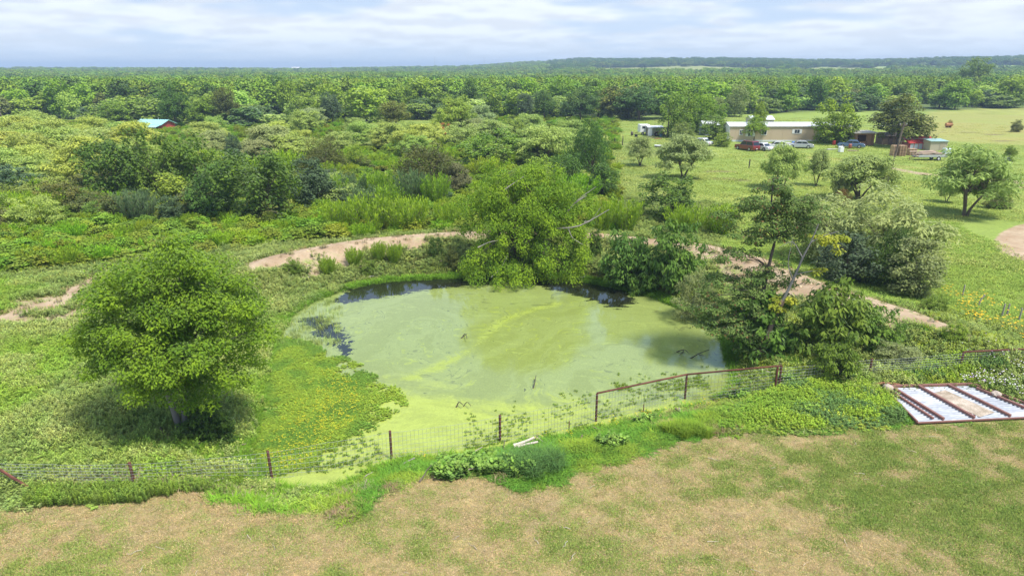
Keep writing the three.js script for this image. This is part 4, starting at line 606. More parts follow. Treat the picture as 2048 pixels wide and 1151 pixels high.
// ------------------------------------------------------------------ the wire fence along the pond
{
  const rows = [[-160, 985, 930], [-20, 968, 918], [125, 972, 925], [270, 974, 922], [408, 966, 912], [544, 957, 900], [664, 940, 880], [783, 917, 861], [895, 902, 848], [1000, 882, 830], [1096, 868, 812], [1192, 842, 787], [1370, 797, 749], [1557, 781, 731], [1738, 756, 716], [1920, 741, 703], [2180, 728, 690]];
  const mainX = new Set([270, 544, 783, 1000, 1192, 1370, 1557, 1738, 1920, 2180, -160]);
  const o = thing('wire_fence', 'rusty pipe post and woven wire fence running along the near bank of the pond', 'fence');
  const P = rows.map(([x, b, t]) => { const p = at(x, b); return { x, p, y: height(p.x, p.z), top: Math.max(above(p, x, t), height(p.x, p.z) + .95) }; });
  for (const q of P) if (mainX.has(q.x)) { const post = part('post', [cyl(.052, .052, q.top - q.y + .25, 0, -.25, 0, 12), cyl(.05, .03, .02, 0, q.top - q.y, 0, 12)], RUST, o); post.position.set(q.p.x, q.y, q.p.z); if (q.x === 270) post.rotation.z = .05; if (q.x === 544) post.rotation.z = .03; }
  const by = x => P.find(q => q.x === x), T = (q, d = 0) => [q.p.x, q.top + d, q.p.z];
  for (const [a, b] of [[1192, 1370], [1370, 1557], [1920, 2180]]) part('top_rail', rod(T(by(a), .03), T(by(b), .03), .045, 10), RUST, o);
  part('corner_post', cyl(.05, .05, by(1557).top - by(1557).y, by(1557).p.x - .18, by(1557).y, by(1557).p.z + .03, 10), RUST, o);
  for (let s = 0; s + 1 < P.length; s++) {
    const a = P[s], b = P[s + 1], L = a.p.distanceTo(b.p), w = [], n = Math.max(2, Math.round(L / 1.2));
    const pt = (t, k) => { const x = lerp(a.p.x, b.p.x, t), z = lerp(a.p.z, b.p.z, t), y0 = lerp(a.y, b.y, t), y1 = lerp(a.top, b.top, t) - .04, sag = -.03 * Math.sin(t * Math.PI) * k + .012 * Math.sin(t * 21 + k * 5); return [x, lerp(y0 + .06, y1, k) + sag, z + .06]; };
    const ks = [0, .1, .2, .31, .43, .56, .70, .85, 1];
    for (const k of ks) for (let i = 0; i < n; i++) w.push(rod(pt(i / n, k), pt((i + 1) / n, k), .0062, 3));
    const m = Math.round(L / .16); for (let i = 0; i <= m; i++) w.push(rod(pt(i / m, 0), pt(i / m, 1), .005, 3));
    part('wire_mesh', w, WIRE, o);
  }
  // thin steel stakes between
  for (const [x, b, t] of [[1287, 824, 792], [1138, 858, 820]]) { const p = at(x, b); part('stake', cyl(.025, .022, .75, p.x, height(p.x, p.z) - .1, p.z, 6), RUST, o); }
}
{ const a = at(-30, 962), b = at(78, 992); const o = single('fallen_pipe', rod([a.x, a.y + 1.0, a.z], [b.x, b.y + .1, b.z], .05, 10), RUST, 'rusty pipe brace slanting down into the weeds at the left picture edge', 'pipe'); }
// far right stakes and old posts
[[1925, 590, 572, 'grey leaning stake behind the yellow flowers, leftmost of five'], [1958, 612, 588, 'thicker leaning branch like post behind the yellow flowers'], [2004, 632, 606, 'grey post behind the yellow flowers, left one of a close pair'], [2013, 632, 606, 'grey post behind the yellow flowers, right one of a close pair'], [2038, 640, 614, 'thin grey stake nearest the right edge behind the yellow flowers'], [1245, 222 + 68, 272, 'dark wooden fence post in the pasture beside the small lone mesquite'], [1229, 289, 275, 'thin dark fence post in the pasture, left of the thicker one'], [1498, 336, 318, 'thin stake standing alone in the open pasture']].forEach(([x, b, t, l], i) => {
  const p = at(x, b), h = Math.max(.7, above(p, x, t) - p.y), g = limb([[0, -.2, 0], [.03, h * .5, .01], [i === 1 ? .25 : .05, h, 0]], i < 5 ? .055 : .1, i < 5 ? .04 : .09, 6); const o = single('fence_post', g, i < 5 ? BARK_PALE : BARK_DARK, l, 'post'); on(o, p); });

// ------------------------------------------------------------------ the steel framed roof panel lying in the grass
{
  const A = at(1835, 850), B = at(1765, 781), Cc = at(1944, 773), U = Cc.clone().sub(B), V = B.clone().sub(A), uL = U.length(), vL = V.length(), u = U.clone().normalize(), v = V.clone().normalize(), lift = .10;
  const D = at(2112, 836), mid = (A.y + D.y) / 2, far = (B.y + Cc.y) / 2, pt = (s, t, y = 0) => { const p = A.clone().lerp(D, s).lerp(B.clone().lerp(Cc, s), t); return [p.x, lerp(mid, far, t) + lift + y, p.z]; };
  const beam = (s0, t0, s1, t1, y, w, h) => { w *= w < .5 ? .72 : 1; h *= .72; const a = new THREE.Vector3(...pt(s0, t0, y)), b = new THREE.Vector3(...pt(s1, t1, y)), d = b.clone().sub(a), L = d.length(), g = new RoundedBoxGeometry(L, h, w, 1, .008); g.applyQuaternion(new THREE.Quaternion().setFromUnitVectors(new THREE.Vector3(1, 0, 0), d.normalize())); const m = a.add(b).multiplyScalar(.5); return g.translate(m.x, m.y, m.z); };
  const o = thing('roof_panel', 'white corrugated metal panel in a rust red steel frame lying in the grass', 'metal panel');
  const SHEET = new THREE.MeshStandardMaterial({ map: blotch(512, 512, [5, 16], [.58, .60, .635], [.72, .73, .74], 5), roughness: .55, metalness: 0 });
  const nT = 90, pos = [], uv = [], idx = []; for (let j = 0; j <= nT; j++) for (let i = 0; i <= 1; i++) { const m = j % 5, p = pt(lerp(.005, .995, i), lerp(.01, .99, j / nT), m === 2 || m === 3 ? .04 : 0); pos.push(...p); uv.push(i, j / nT); }
  for (let j = 0; j < nT; j++) { const k = j * 2; idx.push(k, k + 1, k + 2, k + 1, k + 3, k + 2); }
  const g = new THREE.BufferGeometry(); g.setAttribute('position', new THREE.Float32BufferAttribute(pos, 3)); g.setAttribute('uv', new THREE.Float32BufferAttribute(uv, 2)); g.setIndex(idx); g.computeVertexNormals(); part('metal_sheet', g, SHEET, o);
  part('frame_rail', beam(0, 0, 1, 0, .01, .08, .09), RUSTRED, o); part('frame_rail', beam(0, 1, 1, 1, .06, .12, .22), RUSTRED, o);
  part('frame_rail', beam(0, .012, 0, .985, .03, .09, .16), RUSTRED, o); part('frame_rail', beam(1, .012, 1, .985, .06, .12, .22), RUSTRED, o);
  for (const [s, q] of [[.19, .085], [.412, .385], [.675, .72]]) part('cross_beam', beam(s, .02, q, .98, .10, .14, .15), RUSTRED, o);
  // loose pieces on it
  const pair = [beam(.125, .05, .03, .88, .09, .12, .12)]; single('steel_beam', mergeGeometries(pair), RUSTRED, 'loose rust red beam lying along the left edge of the metal panel', 'beam');
  single('steel_beam', beam(.90, .10, .93, .86, .10, .14, .14), RUSTRED, 'loose brown beam on the right bay of the metal panel', 'beam');
  single('plywood_sheet', beam(.545, .10, .49, .80, .05, .95, .018), new THREE.MeshStandardMaterial({ map: blotch(256, 64, [9, 4], [.60, .54, .46], [.76, .70, .63]), roughness: .9 }), 'tan weathered plywood strip lying between two beams of the metal panel', 'plywood');
  const rock = (s, seed) => { const g = new THREE.IcosahedronGeometry(s, 2), R = rng(seed), q = g.attributes.position; for (let i = 0; i < q.count; i++) { const k = .8 + .4 * vn(q.getX(i) * 6 / s * .3 + seed * 3, q.getY(i) * 2 / s + q.getZ(i) * 2 / s + seed); q.setXYZ(i, q.getX(i) * k, q.getY(i) * k * .62, q.getZ(i) * k); } g.computeVertexNormals(); return g; };
  const STONE = std([.46, .38, .31], .95);
  single('stone', rock(.24, 3).translate(...pt(.03, .93, .14)), STONE, 'tan stone weighing down the back left corner of the metal panel', 'stone');
  single('stone', rock(.2, 5).translate(...pt(.94, .62, .15)), STONE, 'small tan stone on the right side of the metal panel', 'stone');
  { const a = pt(-.12, 1.06, 0), b = pt(.2, 1.03, .1); single('bent_pipe', limb([a, [lerp(a[0], b[0], .4), a[1] + .16, a[2]], b], .07, .05, 8), new THREE.MeshStandardMaterial({ color: lin(.27, .12, .06), roughness: .85 }), 'bent rusty strip behind the back edge of the metal panel', 'metal strip'); }
}
{ // bleached sticks on the bank
  const p = at(1048, 905), y = p.y + .42;
  single('driftwood', limb([[p.x - .42, y - .02, p.z + .12], [p.x + .05, y + .1, p.z], [p.x + .42, y + .26, p.z - .05]], .075, .05, 8), std([.66, .58, .48], .9), 'thicker bleached stick, upper of two lying on the grass tuft at the bank', 'stick');
  single('driftwood', limb([[p.x - .25, y + .02, p.z + .25], [p.x + .1, y + .09, p.z + .2], [p.x + .56, y + .15, p.z + .12]], .06, .045, 8), std([.60, .52, .43], .9), 'thinner bleached stick, lower of two lying on the grass tuft at the bank', 'stick');
}
// twigs standing in the water
[['dark forked twig standing in the water near the right shore, left one', [[1352, 703], [1368, 700], [1376, 706]], [[1368, 700], [1358, 712]]], ['crooked dark branch in the water close to the right shore', [[1380, 716], [1398, 708], [1418, 700]], [[1398, 708], [1408, 712]]], ['small arched twig in the bright algae, pond centre front', [[912, 814], [918, 806], [926, 812]], [[926, 812], [934, 806], [942, 814]]], ['dark clump of twigs floating in the left swirl', [[922, 676], [930, 668], [934, 678]], [[926, 672], [934, 668]]], ['thin pale twig standing in the algae, right of centre', [[1066, 776], [1070, 764], [1072, 752]], [[1070, 764], [1068, 758]]]].forEach(([l, a, b]) => {
  const f = (q, i, n) => { const w = W1(q[0], q[1] + (i ? 6 : 0)); return [w[0], WATER + (i === 0 || i === n - 1 ? -.03 : .22), w[1]]; };
  single('twig', mergeGeometries([limb(a.map((q, i) => f(q, i, a.length + 1)), .035, .015, 5), limb(b.map((q, i) => f(q, i, b.length + 1)), .025, .012, 5)]), BARK_DARK, l, 'twig'); });

// ------------------------------------------------------------------ utility poles and their lines
function pole(l, base, top, lean, label, transformer) {
  const p = at(...base), h = above(p, base[0], top[1]) - p.y, dx = metres(p, top[0] - base[0]), o = thing('utility_pole', label, 'utility pole'); on(o, p);
  part('post', rod([0, -.3, 0], [dx, h, 0], .115, 10), WOODPOLE, o);
  part('crossarm', box(l, .12, .12, dx, h - .4, -.16, .15), WOODPOLE, o);
  for (const s of [-.42, 0, .42]) part('insulator', cyl(.05, .07, .16, dx + s * l, h - .33, -.16 - s * .06, 8), std([.55, .55, .55], .3), o);
  if (transformer) part('transformer', [cyl(.24, .24, .75, dx - .32, h - 1.75, 0, 14), cyl(.2, .06, .12, dx - .32, h - 1.0, 0, 12)], std([.66, .68, .70], .45, .2), o);
  return { p, h, dx, top: new THREE.Vector3(p.x + dx, o.position.y + h - .4, p.z) };
}
const pA = pole(1.2, [1335, 274], [1335, 210], 0, 'grey wooden utility pole with a round transformer at the pasture junk pile', true);
const pB = pole(1.0, [1773, 372], [1788, 243], 0, 'tall leaning utility pole in front of the sheds', false);
const pC = pole(1.0, [14, 262], [5, 213], 0, 'utility pole with a white transformer at the far left edge', true);
function wire(a, b, sag, name, label) { const pts = []; for (let i = 0; i <= 12; i++) { const t = i / 12, p = a.clone().lerp(b, t); p.y -= sag * 4 * t * (1 - t); pts.push(p); } single(name, new THREE.TubeGeometry(new THREE.CatmullRomCurve3(pts), 24, .018, 3), std([.10, .10, .10], .8), label, 'power line'); }
wire(pB.top, pA.top, 1.4, 'power_line', 'thin power line running from the leaning pole to the transformer pole');
{ const q = at(1890, 287); wire(pB.top.clone().setY(pB.top.y - 1.6), new THREE.Vector3(q.x, q.y + 3, q.z), .8, 'power_line', 'thin service line from the leaning pole down to the beige shed'); }

// ------------------------------------------------------------------ the mobile home and what stands round it
const metalRoof = new THREE.MeshStandardMaterial({ map: blotch(256, 64, [30, 3], [.80, .81, .82], [.90, .90, .90]), roughness: .45 });
function gable(w, d, h, over = .2, th = .08) { // two roof slopes along x with thickness
  const s = new THREE.Shape(); const a = d / 2 + over; s.moveTo(-a, 0); s.lineTo(0, h); s.lineTo(a, 0); s.lineTo(a, -th); s.lineTo(0, h - th); s.lineTo(-a, -th); s.closePath();
  return new THREE.ExtrudeGeometry(s, { depth: w + over * 2, bevelEnabled: false }).rotateY(Math.PI / 2).translate(-(w / 2 + over), 0, 0);
}
function gableWalls(w, d, h, rise) { const s = new THREE.Shape(); s.moveTo(-d / 2, 0); s.lineTo(d / 2, 0); s.lineTo(d / 2, h); s.lineTo(0, h + rise); s.lineTo(-d / 2, h); s.closePath(); return new THREE.ExtrudeGeometry(s, { depth: w, bevelEnabled: false }).rotateY(Math.PI / 2).translate(-w / 2, 0, 0); }
function windowOn(o, x, y, z, w, h, frameMat, shutters) {                  // a window in a wall that faces +z
  const f = part('window', [box(w + .16, .08, .09, x, y + h / 2 + .04, z), box(w + .16, .08, .11, x, y - h / 2 - .04, z), box(.08, h, .09, x - w / 2 - .04, y, z), box(.08, h, .09, x + w / 2 + .04, y, z), box(.05, h, .06, x, y, z)], frameMat, o);
  part('pane', box(w, h, .03, x, y, z - .005), GLASS, f);
  if (shutters) for (const s of [-1, 1]) part('shutter', box(.38, h + .12, .05, x + s * (w / 2 + .3), y, z), std(shutters, .6), o);
}
{
  const p = at(1458, 283), L = 24.5, D = 4.4, WH = 2.35, o = thing('mobile_home', 'long beige mobile home with a white metal roof behind the parked cars', 'mobile home');
  o.position.set(p.x + L / 2, p.y, p.z - D / 2);
  const SIDING = new THREE.MeshStandardMaterial({ color: lin(.50, .39, .27), roughness: .8 });
  part('wall', gableWalls(L, D, WH + .45, .62).translate(0, .25, 0), SIDING, o);
  part('end_wall', (() => { const s = new THREE.Shape(); s.moveTo(-D / 2 - .02, .3); s.lineTo(D / 2 + .02, .3); s.lineTo(D / 2 + .02, WH + .66); s.lineTo(0, WH + 1.28); s.lineTo(-D / 2 - .02, WH + .66); s.closePath(); return new THREE.ExtrudeGeometry(s, { depth: .04, bevelEnabled: false }).rotateY(-Math.PI / 2).translate(-L / 2 - .01, 0, 0); })(), std([.72, .70, .66], .7), o);
  part('skirting', box(L + .06, .36, D + .06, 0, .16, 0), std([.62, .66, .66], .7), o);
  part('roof', gable(L, D, .68, .22).translate(0, WH + .76, 0), metalRoof, o);
  for (let x = -L / 2 + 1.2; x < L / 2; x += 2.44) part('siding_batten', box(.05, WH + .3, .02, x, WH / 2 + .45, D / 2 + .012), SIDING, o);
  windowOn(o, -9.9, 1.85, D / 2 + .03, .55, .95, WHITE); windowOn(o, -8.0, 1.75, D / 2 + .03, .9, 1.25, WHITE, [.75, .75, .73]); windowOn(o, -5.2, 1.85, D / 2 + .03, 1, .9, WHITE);
  windowOn(o, 1.55, 2.05, D / 2 + .03, 1.0, .72, WHITE, [.75, .75, .73]);
  const d = part('door', [box(.95, 2.0, .06, 6.5, 1.5, D / 2 + .03), box(.1, 2.1, .09, 5.98, 1.55, D / 2 + .03), box(.1, 2.1, .09, 7.02, 1.55, D / 2 + .03)], WHITE, o); part('door_pane', box(.7, 1.0, .02, 6.5, 1.95, D / 2 + .07), GLASS, d);
  windowOn(o, 8.3, 2.05, D / 2 + .03, .6, .55, WHITE); windowOn(o, 10.8, 1.95, D / 2 + .03, 1, .9, WHITE);
  const deck = part('porch_deck', box(6.4, .12, 2.2, 8.6, .82, D / 2 + 1.2), std([.26, .19, .13], .9), o);
  for (const x of [5.5, 7.1, 8.7, 10.3, 11.7]) part('porch_post', box(.1, 1.75, .1, x, .9, D / 2 + 2.25), std([.24, .17, .12], .9), o);
  part('porch_rail', [box(6.3, .08, .07, 8.6, 1.74, D / 2 + 2.25), box(6.3, .07, .06, 8.6, 1.3, D / 2 + 2.27)], std([.24, .17, .12], .9), o);
  part('porch_awning', box(2.6, .06, 1.6, 11.0, 2.65, D / 2 + .85, 0, .12), std([.62, .55, .46], .8), o);
}
{
  const p = at(1430, 274), o = thing('shed', 'grey blue shed with a white roof hidden by trees left of the mobile home', 'shed'); on(o, p); o.position.z -= 5; o.scale.set(.6, .8, .8);
  part('wall', gableWalls(6, 4, 3.0, .8), std([.20, .23, .27], .8), o); part('roof', gable(6, 4, .9, .25).translate(0, 3.05, 0), metalRoof, o); part('door', box(2, 2.1, .06, .4, 1.05, 2.03), std([.18, .20, .22], .8), o);
}
{
  const p = at(1560, 268), o = thing('barn', 'low building with a white roof peeking out behind the mobile home', 'building'); on(o, p); o.position.z -= 14; o.scale.set(.62, .74, .7);
  part('wall', gableWalls(9, 6, 3.3, 1.0), std([.5, .46, .4], .8), o); part('roof', gable(9, 6, 1.1, .3).translate(0, 3.35, 0), metalRoof, o); part('door', box(2.4, 2.6, .06, 1, 1.3, 3.03), std([.3, .3, .3], .8), o);
}
{ // camper and junk at the transformer pole
  const p = at(1287, 269), o = thing('camper_trailer', 'small white box camper trailer left of the transformer pole', 'camper'); on(o, p, .12);
  part('body', rbox(2.3, 1.75, 2, .12, 0, 1.45, 0), WHITE, o); part('window', box(.7, .5, .04, -.3, 1.7, 1.01), GLASS, o); part('door', box(.6, 1.4, .04, .7, 1.3, 1.01), std([.66, .66, .64], .5), o);
  for (const s of [-.5, .5]) { const w = part('wheel', new THREE.CylinderGeometry(.33, .33, .2, 14).rotateX(Math.PI / 2).translate(s, .33, 1.0), TYRE, o); part('hub', new THREE.CylinderGeometry(.16, .16, .02, 10).rotateX(Math.PI / 2).translate(s, .33, 1.11), RIM, w); } part('drawbar', rod([-1.2, .45, 0], [-2.1, .4, 0], .05), RUST, o);
}
{
  const p = at(1309, 271), o = thing('lean_to', 'open white roofed lean to sheltering red machinery beside the camper', 'shelter'); on(o, p, -.05);
  part('roof', box(3.6, .08, 2.6, 0, 2.0, 0, 0, .1), metalRoof, o); for (const [x, z] of [[-1.7, 1.1], [1.7, 1.1], [-1.7, -1.1], [1.7, -1.1]]) part('post', box(.1, 2, .1, x, 1, z), std([.3, .22, .15], .9), o);
  part('back_wall', box(3.4, 1.9, .06, 0, .95, -1.15), std([.55, .55, .52], .8), o); part('side_door', box(.9, 1.7, .06, -1.2, .9, 1.16), WHITE, o);
}
{
  const p = at(1319, 273), o = thing('tractor', 'small faded red tractor parked under the white lean to', 'tractor'); on(o, p, .4); const RED = std([.36, .035, .03], .55);
  part('hood', rbox(1.3, .5, .6, .08, .5, .85, 0), RED, o); part('seat', [box(.4, .08, .4, -.5, .9, 0), box(.06, .35, .4, -.7, 1.1, 0)], TYRE, o); part('fender', [box(.7, .06, .25, -.5, 1.0, .45), box(.7, .06, .25, -.5, 1.0, -.45)], RED, o); part('steering_wheel', new THREE.TorusGeometry(.17, .02, 6, 12).rotateX(1.1).translate(-.1, 1.25, 0), TYRE, o);
  for (const [x, r, z] of [[-.5, .5, .5], [-.5, .5, -.5], [.95, .3, .42], [.95, .3, -.42]]) { const w = part('wheel', new THREE.TorusGeometry(r * .75, r * .27, 8, 16).translate(x, r, z), TYRE, o); part('rim', new THREE.CylinderGeometry(r * .5, r * .5, .1, 12).rotateX(Math.PI / 2).translate(x, r, z), RIM, w); }
}
// a junk heap: crates, drums, tyres, boards
function drum(x, y, c, label) { const o = thing('drum', label, 'drum'); on(o, at(x, y)); part('body', new THREE.LatheGeometry([[0, 0], [.29, 0], [.29, .28], [.31, .3], [.29, .32], [.29, .58], [.31, .6], [.29, .62], [.29, .88], [0, .86]].map(q => new THREE.Vector2(...q)), 14), std(c, .5), o); part('lid', cyl(.27, .27, .02, 0, .865, 0, 14), std(sc3(c, .7), .5), o); }
drum(1264, 271, [.12, .10, .08], 'dark drum at the left end of the pasture junk pile'); drum(1322, 274, [.05, .16, .45], 'blue drum in front of the red tractor'); drum(1586, 292, [.06, .18, .5], 'blue drum at the porch of the mobile home'); drum(1680, 289, [.05, .14, .40], 'blue drum below the vivid yellow green tree'); drum(1668, 290, [.5, .04, .03], 'red drum below the vivid yellow green tree'); drum(1700, 297, [.30, .09, .05], 'rusty drum beside the blue car and the shack');
function tyreStack(x, y, n, label) { const o = thing('tyre_stack', label, 'tyres'); on(o, at(x, y)); for (let i = 0; i < n; i++) part('tyre', new THREE.TorusGeometry(.26, .1, 8, 16).rotateX(Math.PI / 2).translate(i % 2 * .06, .1 + i * .2, 0), TYRE, o); }
tyreStack(1272, 274, 3, 'stack of old tyres in front of the camper trailer'); tyreStack(1602, 296, 2, 'two stacked tyres at the porch of the mobile home');
function planks(x, y, n, L, turn, c, label) { const R = rng(x * 7 + y), o = thing('plank_pile', label, 'planks'); on(o, at(x, y), turn); for (let i = 0; i < n; i++) part('plank', box(L * (.7 + .3 * R()), .06, .2, (R() - .5) * .5, .05 + Math.floor(i / 3) * .07, (i % 3 - 1) * .24 + (R() - .5) * .06, (R() - .5) * .2), std(sc3(c, .75 + .5 * R()), .9), o); }
planks(1303, 276, 7, 2.2, .2, [.32, .25, .18], 'heap of boards in front of the lean to'); planks(1664, 299, 6, 2.4, .1, [.6, .58, .53], 'flat pile of pale boards on the grass between cars and shack'); planks(1707, 302, 6, 1.8, -.5, [.50, .38, .26], 'jumbled tan boards in front of the blue car'); planks(1316, 277.5, 5, 1.5, -.3, [.4, .1, .07], 'red painted boards at the front of the junk pile');
{ const o = thing('folding_table', 'folding table with white things on the porch side of the mobile home', 'table'); on(o, at(1572, 293)); part('table_top', box(1.6, .05, .7, 0, .74, 0), WHITE, o); for (const [x, z] of [[-.7, .28], [.7, .28], [-.7, -.28], [.7, -.28]]) part('leg', cyl(.025, .025, .74, x, 0, z, 6), RIM, o); }
{ const o = thing('metal_tub', 'round dark metal tub lying in the pasture left of the broad mesquite', 'tub'); on(o, at(1317, 294)); part('rim', new THREE.TorusGeometry(.75, .07, 8, 24).rotateX(Math.PI / 2).translate(0, .32, 0), std([.75, .75, .76], .4), o); part('basin', new THREE.CylinderGeometry(.74, .62, .3, 24, 1, true).translate(0, .16, 0), std([.30, .24, .22], .7), o) }

// cars
function car(label, p, turn, paint, kind = 'sedan') {
  const o = thing(kind === 'suv' ? 'parked_suv' : 'parked_car', label, kind === 'suv' ? 'suv' : 'car'); on(o, p, turn);
  const s = new THREE.Shape(), suv = kind === 'suv', L = suv ? 4.7 : 4.6, hb = suv ? .98 : .82, ht = suv ? 1.78 : 1.42, Wd = 1.72;
  s.moveTo(-L / 2, .32); s.lineTo(L / 2, .32); s.quadraticCurveTo(L / 2 + .05, .6, L / 2 - .05, hb - .14); s.quadraticCurveTo(L / 2 - .25, hb - .02, L / 2 - 1.1, hb); s.lineTo(-L / 2 + (suv ? .02 : .75), hb + .02); s.quadraticCurveTo(-L / 2 - .02, hb - .02, -L / 2 - .03, .6); s.closePath();
  const PAINT = new THREE.MeshPhysicalMaterial({ color: lin(...paint), roughness: .35, clearcoat: 1, clearcoatRoughness: .08 });
  part('body', new THREE.ExtrudeGeometry(s, { depth: Wd - .12, bevelEnabled: true, bevelSize: .06, bevelThickness: .06, bevelSegments: 3, curveSegments: 8 }).translate(0, 0, -Wd / 2 + .06), PAINT, o);
  const x0 = L / 2 - 1.15, x1 = suv ? L / 2 - 1.95 : L / 2 - 1.9, x2 = suv ? -L / 2 + .35 : -L / 2 + 1.35, x3 = suv ? -L / 2 + .08 : -L / 2 + .72;
  const c = new THREE.Shape(); c.moveTo(x3, hb - .04); c.lineTo(x0, hb - .04); c.lineTo(x1, ht - .06); c.quadraticCurveTo(x1 - .15, ht, x1 - .3, ht); c.lineTo(x2 + .2, ht - .01); c.quadraticCurveTo(x2, ht - .02, x2, ht - .08); c.closePath();
  part('cabin', new THREE.ExtrudeGeometry(c, { depth: Wd - .42, bevelEnabled: true, bevelSize: .05, bevelThickness: .1, bevelSegments: 3 }).translate(0, 0, -Wd / 2 + .21), PAINT, o);
  const yb = hb + .05, yt = ht - .14, xa = y => lerp(x0, x1, (y - hb) / (ht - hb)), xb = y => lerp(x3, x2, (y - hb) / (ht - hb));
  const side = new THREE.Shape(); side.moveTo(xb(yb) + .12, yb); side.lineTo(xa(yb) - .1, yb); side.lineTo(xa(yt) - .1, yt); side.lineTo(xb(yt) + .12, yt); side.closePath();
  const mid = (x0 + x3) / 2; for (const z of [1, -1]) { part('side_window', new THREE.ExtrudeGeometry(side, { depth: .02, bevelEnabled: false }).translate(0, 0, z * (Wd / 2 - .1) - .01), GLASS, o); part('pillar', box(.07, yt - yb, .03, mid, (yb + yt) / 2, z * (Wd / 2 - .085)), PAINT, o); }
  const quad = (xA, yA, xB, yB, w) => { const g = new THREE.PlaneGeometry(w, Math.hypot(xB - xA, yB - yA)); g.rotateY(Math.PI / 2); const ang = Math.atan2(xA - xB, yB - yA); g.rotateZ(ang); return g.translate((xA + xB) / 2, (yA + yB) / 2, 0); };
  part('windscreen', quad(xa(yb) + .075, yb, xa(yt) + .075, yt, Wd - .4), GLASS, o); part('rear_window', quad(xb(yb) - .075, yb, xb(yt) - .075, yt, Wd - .42), GLASS, o);
  for (const [x, z] of [[L / 2 - .85, 1], [L / 2 - .85, -1], [-L / 2 + .9, 1], [-L / 2 + .9, -1]]) { const w = part('wheel', new THREE.CylinderGeometry(.34, .34, .22, 18).rotateX(Math.PI / 2).translate(x, .34, z * (Wd / 2 - .08)), TYRE, o); part('rim', new THREE.CylinderGeometry(.2, .2, .02, 14).rotateX(Math.PI / 2).translate(x, .34, z * (Wd / 2 + .04)), RIM, w); }
  for (const z of [-.6, .6]) { part('headlight', rbox(.06, .14, .34, .03, L / 2 + .03, hb - .28, z), std([.7, .7, .7], .15), o); part('tail_light', rbox(.06, .2, .24, .03, -L / 2 - .06, hb - .2, z), std([.4, .02, .02], .3), o); }
  part('bumper', [rbox(.12, .2, Wd - .1, .05, L / 2 + .05, .42, 0), rbox(.12, .2, Wd - .1, .05, -L / 2 - .07, .42, 0)], std(sc3(paint, .6), .5), o);
  part('number_plate', box(.02, .12, .32, -L / 2 - .14, .46, 0), WHITE, o); return o;
}
const SILV = [.45, .47, .49], WPAINT = [.74, .74, .73];
car('dark red suv parked in front of the mobile home', at(1494, 300), Math.PI * .64, [.19, .014, .018], 'suv');
car('white sedan parked right beside the dark red suv', at(1521, 300), Math.PI * .68, WPAINT);
car('white sedan standing broadside, second white car from the red suv', at(1555, 297), Math.PI * .93, WPAINT);
car('silver car at the porch, right of the two white sedans', at(1600, 296), Math.PI * .9, SILV);
car('white car half hidden by the pasture mesquite, left of the red suv', at(1402, 290), Math.PI * .72, WPAINT);
car('old blue car standing in front of the wooden shack', at(1702, 295), Math.PI * .86, [.10, .17, .30]);
car('pale car hidden behind the light green shrub near the pole', at(1374, 288), Math.PI * .75, [.6, .6, .6]);
{ // shack, red shed, beige shed
  const p = at(1724, 290), o = thing('wooden_shack', 'small orange brown wooden shack with a flat pale roof', 'shack'); on(o, p, .05); o.position.z -= 1;
  const WD = std([.33, .17, .08], .9);
  for (let i = 0; i < 12; i++) if (i < 2 || i > 6) part('plank', box(.31, 2.1, .05, -1.85 + i * .336, 1.05, 1.5), std(sc3([.34, .18, .085], .8 + .4 * rng(i + 5)()), .9), o);
  part('wall', [box(4.05, 2.1, .06, 0, 1.05, -1.5), box(.06, 2.1, 2.94, -2, 1.05, 0), box(.06, 2.1, 2.94, 2, 1.05, 0)], WD, o); part('lintel', box(4.05, .35, .07, 0, 2.2, 1.5), WD, o); part('dark_sill', box(1.7, .8, .05, -.35, .4, 1.5), WD, o);
  part('roof', box(4.9, .12, 3.9, .1, 2.48, .1, 0, .05), std([.62, .56, .50], .8), o);
}
{
  const p = at(1842, 298), o = thing('red_roof_shed', 'low shed with red metal roof and grey blue panel front', 'shed'); on(o, p, 0);
  const RD = new THREE.MeshStandardMaterial({ map: blotch(128, 32, [20, 3], [.62, .16, .15], [.80, .30, .27]), roughness: .6 });
  part('roof', box(5.4, .08, 2.8, 0, 1.62, -.9, 0, .38), RD, o); part('wall', [box(5, 1.1, .06, 0, .55, -2.2), box(.06, 1.1, 2.4, -2.5, .55, -1)], std([.36, .12, .1], .8), o);
  for (let i = 0; i < 6; i++) part('panel', box(.72, 1.05, .05, -1.9 + i * .8, .55, .25, 0), std(sc3([.42, .46, .52], .85 + .3 * rng(i + 21)()), .6), o); for (let i = 0; i < 7; i++) part('post', box(.08, 1.15, .08, -2.3 + i * .8, .57, .27), std([.45, .05, .05], .6), o);
}
{
  const p = at(1876, 301), o = thing('beige_shed', 'beige shed with a pale teal roof at the right end of the yard', 'shed'); on(o, p, 0); o.position.z -= 1.2;
  part('wall', box(3.1, 1.75, 2.6, 0, .87, 0), std([.46, .40, .30], .8), o); part('roof', box(3.4, .08, 3.0, 0, 1.82, 0, 0, .08), std([.32, .48, .46], .6), o); part('door', box(.9, 1.5, .04, .6, .77, 1.32), std([.40, .34, .25], .8), o);
}
{
  const p = at(1790, 290), o = thing('brown_shed', 'dark brown shed corner under the big olive oak', 'shed'); on(o, p, 0); o.position.z -= 2; part('wall', gableWalls(4.4, 2.6, 1.7, .5), std([.23, .17, .12], .9), o); part('roof', gable(4.4, 2.6, .6, .2).translate(0, 1.75, 0), std([.22, .18, .15], .9), o); part('door', box(.8, 1.5, .05, -.6, .75, 1.33), std([.14, .10, .08], .9), o);
}
